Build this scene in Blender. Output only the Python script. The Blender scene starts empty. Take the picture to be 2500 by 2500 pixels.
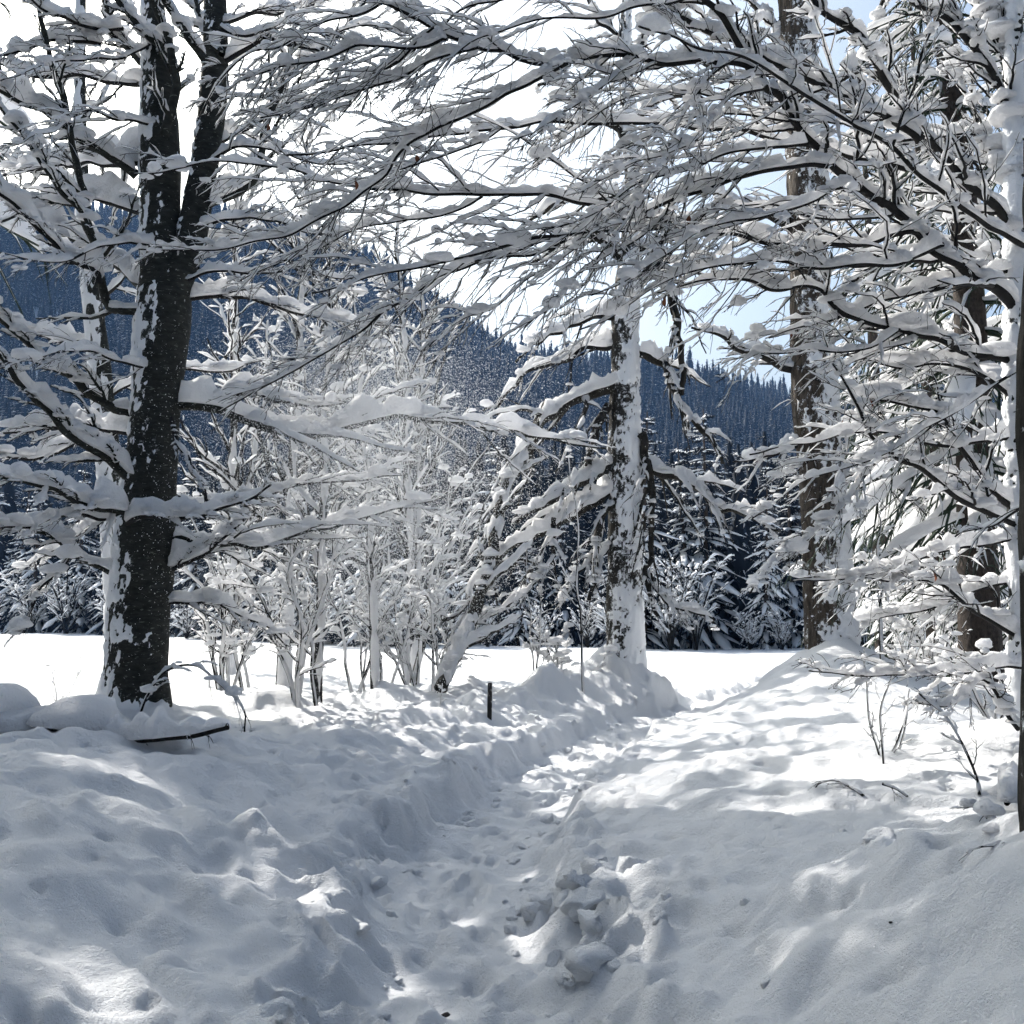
import bpy, math
import numpy as np
from mathutils import Vector

# ------------------------------------------------------------------ camera, sky, sun, exposure
SC = bpy.context.scene
COL = SC.collection
PITCH = math.radians(5.71)
CAMZ = 1.6
cam_data = bpy.data.cameras.new('camera')
cam = bpy.data.objects.new('camera', cam_data)
COL.objects.link(cam)
cam.location = (0, 0, CAMZ)
cam.rotation_euler = (math.pi / 2 + PITCH, 0, 0)
cam_data.sensor_width = 36
cam_data.lens = 36
cam_data.clip_start = 0.05
cam_data.clip_end = 4000
SC.camera = cam

SUN_AZ = math.radians(42)      # to the left of the view direction
SUN_EL = math.radians(38)
SUNV = Vector((-math.sin(SUN_AZ) * math.cos(SUN_EL), math.cos(SUN_AZ) * math.cos(SUN_EL), math.sin(SUN_EL)))

world = bpy.data.worlds.new('World')
SC.world = world
world.use_nodes = True
wn = world.node_tree
for n in list(wn.nodes):
    wn.nodes.remove(n)
wo = wn.nodes.new('ShaderNodeOutputWorld')
bg = wn.nodes.new('ShaderNodeBackground')
sky = wn.nodes.new('ShaderNodeTexSky')
sky.sky_type = 'NISHITA'
sky.sun_disc = False
sky.sun_elevation = SUN_EL
sky.sun_rotation = -SUN_AZ
sky.altitude = 200
sky.air_density = 0.9
sky.dust_density = 10.0
sky.ozone_density = 1.0
bg.inputs['Strength'].default_value = 0.15
hs = wn.nodes.new('ShaderNodeHueSaturation')      # thin milky veil of winter air
hs.inputs['Saturation'].default_value = 0.85
hs.inputs['Value'].default_value = 0.88
wn.links.new(sky.outputs[0], hs.inputs['Color'])
tint = wn.nodes.new('ShaderNodeMix')               # cold winter light
tint.data_type = 'RGBA'
tint.blend_type = 'MULTIPLY'
tint.inputs[0].default_value = 1.0
tint.inputs[7].default_value = (0.885, 1.0, 1.035, 1)
wn.links.new(hs.outputs[0], tint.inputs[6])
wn.links.new(tint.outputs[2], bg.inputs[0])
wn.links.new(bg.outputs[0], wo.inputs[0])

sun_l = bpy.data.lights.new('sun', 'SUN')
sun_l.energy = 5.0
sun_l.angle = math.radians(0.55)
sun_l.color = (1.0, 0.95, 0.88)
sun_o = bpy.data.objects.new('sun', sun_l)
COL.objects.link(sun_o)
sun_o.location = (-30, 20, 30)
sun_o.rotation_euler = SUNV.to_track_quat('Z', 'Y').to_euler()

SC.view_settings.view_transform = 'Standard'
SC.view_settings.look = 'None'
SC.view_settings.exposure = 0.9
SC.view_settings.gamma = 1.0
SC.view_settings.use_curve_mapping = False
SC.render.engine = 'CYCLES'
SC.cycles.max_bounces = 4
SC.cycles.diffuse_bounces = 3
SC.cycles.glossy_bounces = 1
SC.cycles.transmission_bounces = 3
SC.cycles.volume_bounces = 0
SC.cycles.use_denoising = True
SC.cycles.use_adaptive_sampling = True
SC.cycles.adaptive_threshold = 0.06
SC.cycles.use_light_tree = False
SC.cycles.sample_clamp_indirect = 6.0
SC.cycles.caustics_reflective = False
SC.cycles.caustics_refractive = False

# ------------------------------------------------------------------ maths helpers
RS = np.random.RandomState(11)
Z3 = np.array([0.0, 0.0, 1.0])


def _hash(ix, iy, iz, seed):
    h = (ix.astype(np.int64) * 374761393 + iy.astype(np.int64) * 668265263 + iz.astype(np.int64) * 1274126177 + seed * 974711) & 0x7fffffff
    h = ((h ^ (h >> 13)) * 1274126177) & 0x7fffffff
    h = ((h ^ (h >> 15)) * 668265263) & 0x7fffffff
    return ((h ^ (h >> 16)) & 0xffff) / 65535.0


def noise(p, seed=0):
    """smooth value noise 0..1 at points (...,3)"""
    p = np.asarray(p, dtype=np.float64)
    f = np.floor(p)
    d = p - f
    d = d * d * d * (d * (d * 6 - 15) + 10)
    i = f.astype(np.int64)
    x, y, z = i[..., 0], i[..., 1], i[..., 2]
    dx, dy, dz = d[..., 0], d[..., 1], d[..., 2]
    def c(a, b, e):
        return _hash(x + a, y + b, z + e, seed)
    x00 = c(0, 0, 0) * (1 - dx) + c(1, 0, 0) * dx
    x10 = c(0, 1, 0) * (1 - dx) + c(1, 1, 0) * dx
    x01 = c(0, 0, 1) * (1 - dx) + c(1, 0, 1) * dx
    x11 = c(0, 1, 1) * (1 - dx) + c(1, 1, 1) * dx
    return (x00 * (1 - dy) + x10 * dy) * (1 - dz) + (x01 * (1 - dy) + x11 * dy) * dz


def noise2(x, y, s, seed=0):
    """smooth value noise 0..1 in the plane, wavelength s"""
    px, py = np.asarray(x) / s, np.asarray(y) / s
    fx, fy = np.floor(px), np.floor(py)
    dx, dy = px - fx, py - fy
    dx = dx * dx * dx * (dx * (dx * 6 - 15) + 10)
    dy = dy * dy * dy * (dy * (dy * 6 - 15) + 10)
    ix, iy = fx.astype(np.int64), fy.astype(np.int64)
    z = np.zeros_like(ix)
    a = _hash(ix, iy, z, seed) * (1 - dx) + _hash(ix + 1, iy, z, seed) * dx
    b = _hash(ix, iy + 1, z, seed) * (1 - dx) + _hash(ix + 1, iy + 1, z, seed) * dx
    return a * (1 - dy) + b * dy


def sst(a, b, x):
    t = np.clip((x - a) / (b - a), 0, 1)
    return t * t * (3 - 2 * t)


def norm(v):
    return v / np.maximum(np.linalg.norm(v, axis=-1, keepdims=True), 1e-9)


def at(px, py, D):
    """point seen at photo pixel (2500 px frame) standing D metres ahead of the camera"""
    u = (px - 1250) / 2500.0
    v = (1250 - py) / 2500.0
    dy = math.cos(PITCH) - v * math.sin(PITCH)
    dz = math.sin(PITCH) + v * math.cos(PITCH)
    t = D / dy
    return np.array([u * t, D, CAMZ + dz * t])


def resample(pts, step):
    pts = np.asarray(pts, float)
    if len(pts) < 3:
        pts = np.array([pts[0], (pts[0] + pts[-1]) / 2, pts[-1]])
    P = np.vstack([2 * pts[0] - pts[1], pts, 2 * pts[-1] - pts[-2]])
    out = []
    for i in range(1, len(P) - 2):
        p0, p1, p2, p3 = P[i - 1], P[i], P[i + 1], P[i + 2]
        t = np.linspace(0, 1, 12, endpoint=False)[:, None]
        out.append(0.5 * ((2 * p1) + (-p0 + p2) * t + (2 * p0 - 5 * p1 + 4 * p2 - p3) * t ** 2 + (-p0 + 3 * p1 - 3 * p2 + p3) * t ** 3))
    out.append(P[-2][None, :])
    C = np.vstack(out)
    L = np.concatenate([[0], np.cumsum(np.linalg.norm(np.diff(C[:, :3], axis=0), axis=1))])
    K = max(4, int(L[-1] / step) + 1)
    s = np.linspace(0, L[-1], K)
    return np.stack([np.interp(s, L, C[:, k]) for k in range(C.shape[1])], 1)


# ------------------------------------------------------------------ mesh helpers
class Acc:
    def __init__(self):
        self.v, self.q, self.t, self.n = [], [], [], 0

    def add(self, v, q=None, t=None):
        v = np.asarray(v, float).reshape(-1, 3)
        if q is not None and len(q):
            self.q.append(np.asarray(q).reshape(-1, 4) + self.n)
        if t is not None and len(t):
            self.t.append(np.asarray(t).reshape(-1, 3) + self.n)
        self.v.append(v)
        self.n += len(v)

    def mesh(self, name, mat, origin=(0, 0, 0), smooth=True):
        me = bpy.data.meshes.new(name)
        if self.n:
            v = np.concatenate(self.v) - np.asarray(origin, float)
            q = np.concatenate(self.q) if self.q else np.zeros((0, 4), int)
            t = np.concatenate(self.t) if self.t else np.zeros((0, 3), int)
            loops = np.concatenate([q.ravel(), t.ravel()]).astype(np.int32)
            nq, nt = len(q), len(t)
            starts = np.concatenate([np.arange(nq) * 4, nq * 4 + np.arange(nt) * 3]).astype(np.int32)
            me.vertices.add(len(v))
            me.vertices.foreach_set('co', v.astype(np.float32).ravel())
            me.loops.add(len(loops))
            me.loops.foreach_set('vertex_index', loops)
            me.polygons.add(nq + nt)
            me.polygons.foreach_set('loop_start', starts)
            me.polygons.foreach_set('use_smooth', np.full(nq + nt, smooth, bool))
            me.update(calc_edges=True)
            me.validate()
        if mat:
            me.materials.append(mat)
        return me

    def build(self, name, mat, parent=None, origin=(0, 0, 0), smooth=True):
        o = bpy.data.objects.new(name, self.mesh(name, mat, origin, smooth))
        COL.objects.link(o)
        o.parent = parent
        return o


def tag(o, label=None, cat=None, group=None, kind=None):
    if label: o['label'] = label
    if cat: o['category'] = cat
    if group: o['group'] = group
    if kind: o['kind'] = kind
    return o


def empty(name, loc, label, cat, group=None):
    o = bpy.data.objects.new(name, None)
    o.empty_display_size = 0.2
    COL.objects.link(o)
    o.location = loc
    return tag(o, label, cat, group)


def copy_tree(o, loc, rz, sc, label, parent=None):
    c = o.copy()
    COL.objects.link(c)
    if parent is None:
        c.location = loc
        c.rotation_euler = (0, 0, rz)
        c.scale = (sc, sc, sc)
        c['label'] = label
    else:
        c.parent = parent
    for ch in o.children:
        copy_tree(ch, None, 0, 1, None, c)
    return c


def grid_quads(N, K, S, closed=True):
    k = np.arange(K - 1)
    s = np.arange(S if closed else S - 1)
    kk, ss = np.meshgrid(k, s, indexing='ij')
    s2 = (ss + 1) % S
    q = np.stack([kk * S + ss, kk * S + s2, (kk + 1) * S + s2, (kk + 1) * S + ss], -1).reshape(-1, 4)
    return (q[None] + (np.arange(N) * K * S)[:, None, None]).reshape(-1, 4)


def tube(acc, P, R, S=5):
    """batch of tubes P (N,K,3), R (N,K)"""
    N, K = P.shape[:2]
    t = norm(np.gradient(P, axis=1))
    m = norm(P[:, -1] - P[:, 0])
    ref = np.where(np.abs(m[:, 2:3]) > 0.8, np.array([[1.0, 0.13, 0.0]]), np.array([[0.07, 0.11, 1.0]]))
    a = norm(np.cross(t, ref[:, None, :]))
    b = np.cross(t, a)
    ph = np.linspace(0, 2 * math.pi, S, endpoint=False)
    v = P[:, :, None, :] + R[:, :, None, None] * (a[:, :, None, :] * np.cos(ph)[None, None, :, None] + b[:, :, None, :] * np.sin(ph)[None, None, :, None])
    acc.add(v, grid_quads(N, K, S))


def snow_on(acc, P, R, H, M=7, seed=0, lump=0.4, gap=0.0, wid=0.36):
    """lumpy snow caps lying on a batch of branches; H = cap height in metres (N,K) or scalar"""
    N, K = P.shape[:2]
    H = np.broadcast_to(np.asarray(H, float), (N, K)).copy()
    t = norm(np.gradient(P, axis=1))
    s = np.cross(t, Z3)
    sl = np.linalg.norm(s, axis=-1, keepdims=True)
    s = np.where(sl > 0.05, s / np.maximum(sl, 1e-6), np.array([1.0, 0, 0]))
    H *= np.clip((1 - np.abs(t[..., 2])) / 0.45, 0, 1) ** 0.8
    hm = np.maximum(H.mean(axis=1, keepdims=True), 0.004)
    n1 = noise(P / (hm[..., None] * 3.2) + seed * 3.7, seed)
    n2 = noise(P / (hm[..., None] * 1.3) - seed * 1.3, seed + 5)
    f = (1 - lump) + lump * 2.0 * n1 + lump * 1.5 * (n2 - 0.5)
    if gap > 0:
        n3 = noise(P / (hm[..., None] * 6 + 0.05) + 17.0, seed + 9)
        f *= sst(gap - 0.1, gap + 0.06, n3)
    H = H * np.clip(f, 0, 2)
    u = np.linspace(0, 1, K)
    endf = np.minimum(1, np.minimum(u, 1 - u) * (K - 1) / 1.6)
    endf = np.sqrt(np.clip(endf, 0, 1))
    H = H * endf[None, :]
    W = (R * 0.95 + H * wid) * np.clip(H / (R * 0.8 + 1e-5), 0.0, 1.0)
    ph = np.radians(np.linspace(-22, 202, M))
    cx, sy = np.cos(ph), np.sin(ph)
    pw_ = 0.5 + 0.9 * noise(P / (hm[..., None] * 2.2) + 41.0, seed + 7)[..., None]
    hz = np.where(sy[None, None] > 0, H[..., None] * np.maximum(sy, 0)[None, None] ** pw_, (R * 0.7)[..., None] * sy[None, None])
    v = P[:, :, None, :] + s[:, :, None, :] * (W[..., None] * cx[None, None])[..., None] + Z3 * (hz + 0.5 * R[..., None])[..., None]
    jit = noise(v / (hm[..., None, None] * 0.7 + 0.002) + 3.1, seed + 2) - 0.5
    v = v + Z3 * (jit * (H * 0.85)[..., None] * np.maximum(sy, 0)[None, None])[..., None] + s[:, :, None, :] * ((jit * (H * 0.3)[..., None]) * cx[None, None])[..., None]
    on = H > 2e-4
    live = (on[:, :-1] | on[:, 1:])                       # (N,K-1)
    q = grid_quads(N, K, M).reshape(N, K - 1, M, 4)[live].reshape(-1, 4)
    if len(q) == 0:
        return
    used, inv = np.unique(q, return_inverse=True)
    acc.add(v.reshape(-1, 3)[used], inv.reshape(-1, 4))


def _ico(sub):
    import bmesh
    bm = bmesh.new()
    bmesh.ops.create_icosphere(bm, subdivisions=sub, radius=1.0)
    v = np.array([x.co[:] for x in bm.verts])
    f = np.array([[x.index for x in p.verts] for p in bm.faces])
    bm.free()
    return v, f


ICO1, ICO2, ICO3 = _ico(1), _ico(2), _ico(3)


def pads(acc, C, size, seed=0, ico=None, flat=0.75):
    """lumpy pillows of snow centred at C (N,3)"""
    if len(C) == 0:
        return
    V, F = ico or ICO2
    size = np.asarray(size, float).reshape(-1, 1, 1)
    rs = np.random.RandomState(seed + 100)
    st = rs.uniform(0.7, 1.4, (len(C), 1, 3)) * np.array([1.15, 1.15, flat])
    d = noise(V[None] * 1.3 + rs.uniform(0, 50, (len(C), 1, 3)), seed)
    v = V[None] * st * (0.65 + 0.7 * d[..., None]) * size
    v[..., 2] = np.where(v[..., 2] < 0, v[..., 2] * 0.45, v[..., 2])
    v = C[:, None, :] + v
    q = (F[None] + (np.arange(len(C)) * len(V))[:, None, None]).reshape(-1, 3)
    acc.add(v, None, q)


def spawn(P, R, n, lenf, ang, K, rs, umin=0.12, umax=0.98, droop=0.12, tilt=0.5, rf=0.55, rmin=0.0025, wig=0.05, taper=0.7, lmin=0.06, lmax=9):
    """n side shoots from every branch of a batch"""
    N, Kp = P.shape[:2]
    seg = np.linalg.norm(np.diff(P, axis=1), axis=-1)
    Lp = seg.sum(1)
    u = umin + (umax - umin) * (np.arange(n)[None, :] + rs.uniform(0, 1, (N, n))) / n
    f = u * (Kp - 1)
    i = np.clip(np.floor(f).astype(int), 0, Kp - 2)
    w = (f - i)[..., None]
    ar = np.arange(N)[:, None]
    B = P[ar, i] * (1 - w) + P[ar, i + 1] * w
    Rb = R[ar, i] * (1 - w[..., 0]) + R[ar, i + 1] * w[..., 0]
    T = norm(P[ar, i + 1] - P[ar, i])
    s = np.cross(T, Z3)
    sl = np.linalg.norm(s, axis=-1, keepdims=True)
    s = np.where(sl > 0.05, s / np.maximum(sl, 1e-6), np.array([1.0, 0, 0]))
    up = np.cross(s, T)
    sg = np.where((np.arange(n)[None] + rs.randint(0, 2, (N, 1))) % 2 == 0, 1.0, -1.0)
    tau = rs.normal(0, tilt, (N, n))
    lat = s * (np.cos(tau) * sg)[..., None] + up * np.sin(tau)[..., None]
    a = ang * rs.uniform(0.65, 1.3, (N, n))
    d0 = T * np.cos(a)[..., None] + lat * np.sin(a)[..., None]
    L = np.clip(lenf * Lp[:, None] * (1.05 - 0.75 * u) * rs.uniform(0.55, 1.25, (N, n)), lmin, lmax)
    v = np.linspace(0, 1, K)
    vv = v[None, None, :, None]
    C = B[:, :, None, :] + L[..., None, None] * (d0[:, :, None, :] * (vv - 0.3 * vv ** 2) + T[:, :, None, :] * 0.32 * vv ** 2)
    C[..., 2] -= (droop * L * rs.uniform(0.3, 1.6, (N, n)))[..., None] * v[None, None] ** 2
    wg = rs.normal(0, 1, (N, n, K, 3)).cumsum(axis=2) * (wig * L / K ** 0.5)[..., None, None] * 0.6
    wg[:, :, 0] = 0
    C = C + wg
    Rc = np.maximum(np.minimum(Rb * rf, Rb * 0.9)[..., None] * (1 - taper * v)[None, None], rmin * (1 - 0.35 * v)[None, None])
    return C.reshape(-1, K, 3), Rc.reshape(-1, K)


# ------------------------------------------------------------------ materials
def mat(name):
    m = bpy.data.materials.new(name)
    m.use_nodes = True
    nt = m.node_tree
    for n in list(nt.nodes):
        nt.nodes.remove(n)
    out = nt.nodes.new('ShaderNodeOutputMaterial')
    return m, nt, out


def N(nt, typ, **kw):
    n = nt.nodes.new(typ)
    for k, v in kw.items():
        if k in n.inputs:
            n.inputs[k].default_value = v
        else:
            setattr(n, k, v)
    return n


def tex_co(nt):
    return nt.nodes.new('ShaderNodeTexCoord').outputs['Object']


def geo_pos(nt):
    return nt.nodes.new('ShaderNodeNewGeometry').outputs['Position']


def snow_mat(name, col, trans, scales, strength, dist):
    m, nt, out = mat(name)
    pos = geo_pos(nt)
    h = None
    for sc, w in scales:
        nz = N(nt, 'ShaderNodeTexNoise', Scale=sc, Detail=3.0, Roughness=0.6)
        nt.links.new(pos, nz.inputs['Vector'])
        mu = N(nt, 'ShaderNodeMath', operation='MULTIPLY')
        mu.inputs[1].default_value = w
        nt.links.new(nz.outputs[0], mu.inputs[0])
        if h is None:
            h = mu
        else:
            ad = N(nt, 'ShaderNodeMath', operation='ADD')
            nt.links.new(h.outputs[0], ad.inputs[0])
            nt.links.new(mu.outputs[0], ad.inputs[1])
            h = ad
    bp = N(nt, 'ShaderNodeBump', Strength=strength, Distance=dist)
    nt.links.new(h.outputs[0], bp.inputs['Height'])
    b = N(nt, 'ShaderNodeBsdfPrincipled', Roughness=0.62)
    b.inputs['Base Color'].default_value = (*col, 1)
    b.inputs['Specular IOR Level'].default_value = 0.25
    nt.links.new(bp.outputs[0], b.inputs['Normal'])
    if trans > 0:
        tr = N(nt, 'ShaderNodeBsdfTranslucent')
        tr.inputs['Color'].default_value = (*col, 1)
        nt.links.new(bp.outputs[0], tr.inputs['Normal'])
        mx = N(nt, 'ShaderNodeMixShader', Fac=trans)
        nt.links.new(b.outputs[0], mx.inputs[1])
        nt.links.new(tr.outputs[0], mx.inputs[2])
        nt.links.new(mx.outputs[0], out.inputs[0])
    else:
        nt.links.new(b.outputs[0], out.inputs[0])
    return m


SNOWC = (0.84, 0.855, 0.88)
M_GROUND = snow_mat('ground_snow', SNOWC, 0.0, [(9, 0.5), (38, 0.4), (140, 0.3), (330, 0.2)], 0.85, 0.06)
M_SNOW = snow_mat('branch_snow', (0.93, 0.93, 0.94), 0.5, [(14, 0.6), (45, 0.4)], 0.7, 0.05)
M_CRUST = snow_mat('crust_snow', SNOWC, 0.1, [(20, 0.6), (70, 0.5)], 0.5, 0.03)
M_FARSNOW = snow_mat('far_snow', SNOWC, 0.15, [(3, 1.0)], 0.3, 0.1)
M_FLAKE = snow_mat('powder_snow', (0.95, 0.95, 0.95), 0.5, [(50, 0.1)], 0.05, 0.01)


def bark_mat(name, c0, c1, stretch, scale, bump, dist, fleck=None, rough=0.85):
    m, nt, out = mat(name)
    co = tex_co(nt)
    mp = N(nt, 'ShaderNodeMapping')
    mp.inputs['Scale'].default_value = stretch
    nt.links.new(co, mp.inputs['Vector'])
    nz = N(nt, 'ShaderNodeTexNoise', Scale=scale, Detail=6.0, Roughness=0.65)
    nt.links.new(mp.outputs[0], nz.inputs['Vector'])
    rp = N(nt, 'ShaderNodeValToRGB')
    rp.color_ramp.elements[0].position = 0.34
    rp.color_ramp.elements[0].color = (*c0, 1)
    rp.color_ramp.elements[1].position = 0.68
    rp.color_ramp.elements[1].color = (*c1, 1)
    nt.links.new(nz.outputs[0], rp.inputs[0])
    colr = rp.outputs[0]
    if fleck:
        mp2 = N(nt, 'ShaderNodeMapping')
        mp2.inputs['Scale'].default_value = fleck[0]
        nt.links.new(co, mp2.inputs['Vector'])
        n2 = N(nt, 'ShaderNodeTexNoise', Scale=fleck[1], Detail=2.0, Roughness=0.5)
        nt.links.new(mp2.outputs[0], n2.inputs['Vector'])
        r2 = N(nt, 'ShaderNodeValToRGB')
        r2.color_ramp.elements[0].position = fleck[2]
        r2.color_ramp.elements[0].color = (0, 0, 0, 1)
        r2.color_ramp.elements[1].position = fleck[2] + 0.05
        r2.color_ramp.elements[1].color = (1, 1, 1, 1)
        nt.links.new(n2.outputs[0], r2.inputs[0])
        mx = N(nt, 'ShaderNodeMix', data_type='RGBA')
        nt.links.new(r2.outputs[0], mx.inputs[0])
        nt.links.new(colr, mx.inputs[6])
        mx.inputs[7].default_value = (*fleck[3], 1)
        colr = mx.outputs[2]
    b = N(nt, 'ShaderNodeBsdfPrincipled', Roughness=rough)
    b.inputs['Specular IOR Level'].default_value = 0.2
    nt.links.new(colr, b.inputs['Base Color'])
    bp = N(nt, 'ShaderNodeBump', Strength=bump, Distance=dist)
    nt.links.new(nz.outputs[0], bp.inputs['Height'])
    nt.links.new(bp.outputs[0], b.inputs['Normal'])
    nt.links.new(b.outputs[0], out.inputs[0])
    return m


M_BEECH = bark_mat('beech_bark', (0.010, 0.011, 0.010), (0.034, 0.036, 0.032), (1, 1, 2.6), 9, 0.6, 0.03, fleck=((1, 1, 3.2), 15, 0.65, (0.11, 0.12, 0.105)))
def frost(m, amount, scale):
    nt = m.node_tree
    b = next(n for n in nt.nodes if n.type == 'BSDF_PRINCIPLED')
    lk = b.inputs['Base Color'].links[0]
    src_ = lk.from_socket
    nz = N(nt, 'ShaderNodeTexNoise', Scale=scale, Detail=4.0, Roughness=0.75)
    nt.links.new(tex_co(nt), nz.inputs['Vector'])
    rp = N(nt, 'ShaderNodeValToRGB')
    at_n = N(nt, 'ShaderNodeAttribute', attribute_name='frost')
    ma = N(nt, 'ShaderNodeMath', operation='MULTIPLY_ADD')
    ma.inputs[1].default_value = 0.30
    nt.links.new(at_n.outputs['Fac'], ma.inputs[0])
    nt.links.new(nz.outputs[0], ma.inputs[2])
    rp.color_ramp.elements[0].position = amount
    rp.color_ramp.elements[1].position = amount + 0.12
    nt.links.new(ma.outputs[0], rp.inputs[0])
    mx = N(nt, 'ShaderNodeMix', data_type='RGBA')
    nt.links.new(rp.outputs[0], mx.inputs[0])
    nt.links.new(src_, mx.inputs[6])
    mx.inputs[7].default_value = (0.6, 0.61, 0.63, 1)
    nt.links.new(mx.outputs[2], b.inputs['Base Color'])


M_FURROW = bark_mat('furrowed_bark', (0.014, 0.012, 0.010), (0.125, 0.10, 0.078), (1, 1, 0.16), 26, 1.0, 0.09)
M_DARKBARK = bark_mat('dark_bark', (0.009, 0.009, 0.008), (0.042, 0.038, 0.032), (1, 1, 0.3), 22, 0.9, 0.05)
frost(M_DARKBARK, 0.66, 26)
frost(M_FURROW, 0.68, 30)
frost(M_BEECH, 0.75, 30)
M_SPRUCEBARK = bark_mat('spruce_bark', (0.02, 0.016, 0.014), (0.075, 0.06, 0.05), (1, 1, 0.5), 30, 0.9, 0.04)
M_TWIG = bark_mat('twig_bark', (0.008, 0.008, 0.009), (0.022, 0.021, 0.020), (1, 1, 1), 18, 0.3, 0.01)
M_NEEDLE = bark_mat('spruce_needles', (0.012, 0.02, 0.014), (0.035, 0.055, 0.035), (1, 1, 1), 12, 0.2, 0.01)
M_FARNEEDLE = bark_mat('far_needles', (0.004, 0.008, 0.016), (0.010, 0.019, 0.032), (1, 1, 1), 0.7, 0.2, 0.05)  # distance blue of haze and shade put into the needle colour
M_LEAF = bark_mat('dead_leaf', (0.10, 0.035, 0.02), (0.22, 0.09, 0.045), (1, 1, 1), 40, 0.3, 0.003)
M_POST = bark_mat('post_wood', (0.010, 0.010, 0.011), (0.028, 0.026, 0.025), (1, 1, 0.2), 40, 0.6, 0.01)

# ------------------------------------------------------------------ the lie of the snow
PATHX = np.array([(-3, 0.35), (0, 0.1), (2.5, -0.1), (4.2, -0.19), (5.9, -0.34), (7.5, -0.12), (10.5, 0.62), (14.1, 1.75), (17, 3.3), (22.6, 5.9), (28, 8.1), (36, 10.5), (50, 14)])


def path_x(y):
    # smooth interpolation of the centre line
    yy = np.asarray(y, float)
    k = np.zeros_like(yy)
    for o, w in ((-0.8, 0.2), (-0.4, 0.2), (0, 0.2), (0.4, 0.2), (0.8, 0.2)):
        k = k + w * np.interp(yy + o, PATHX[:, 0], PATHX[:, 1])
    return k


# base spots of the trees: (x, y, mound height, radius)
LEFT_T = at(325, 1730, 11.0)
CENT_T = at(1528, 1690, 17.0)
RIGHT_T = at(2034, 1690, 14.5)
SPRU_T = at(2382, 1740, 14.0)
WHITE_T = at(2500, 1800, 7.2)
NEAR_T = at(2600, 2140, 3.4)
MOUNDS = [
    (LEFT_T[0], LEFT_T[1], 0.42, 0.55), (CENT_T[0], CENT_T[1], 0.95, 0.72), (RIGHT_T[0], RIGHT_T[1] - 0.3, 0.42, 0.95),
    (SPRU_T[0], SPRU_T[1], 0.35, 0.8), (WHITE_T[0], WHITE_T[1], 0.3, 0.45), (NEAR_T[0] + 0.15, NEAR_T[1] - 0.15, 0.55, 0.85),
    (-1.32, 5.35, 0.17, 0.2), (-2.3, 7.6, 0.12, 0.3), (-2.9, 12.6, 0.25, 0.5), (-1.6, 14.6, 0.22, 0.6), (-0.35, 13.2, 0.2, 0.35), (0.55, 15.2, 0.45, 0.55), (1.0, 16.4, 0.28, 0.7),
    (-4.9, 8.3, 0.16, 0.5), (-0.6, 15.5, 0.25, 0.3), (0.15, 14.1, 0.2, 0.25),
]


def edge_y(x):
    """how far off the wood beyond the meadow begins"""
    return np.interp(x, [-120, -60, -28, -8, 20, 60, 120], [120, 100, 76, 50, 46, 46, 60])


def ridge_h(x):
    return np.interp(x, [-700, -420, -260, -130, 0, 140, 260, 420, 700], [60, 130, 235, 212, 132, 110, 104, 110, 80]) + 16 * (noise2(x, 0 * np.asarray(x, float), 70.0, 77) - 0.5)


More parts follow.
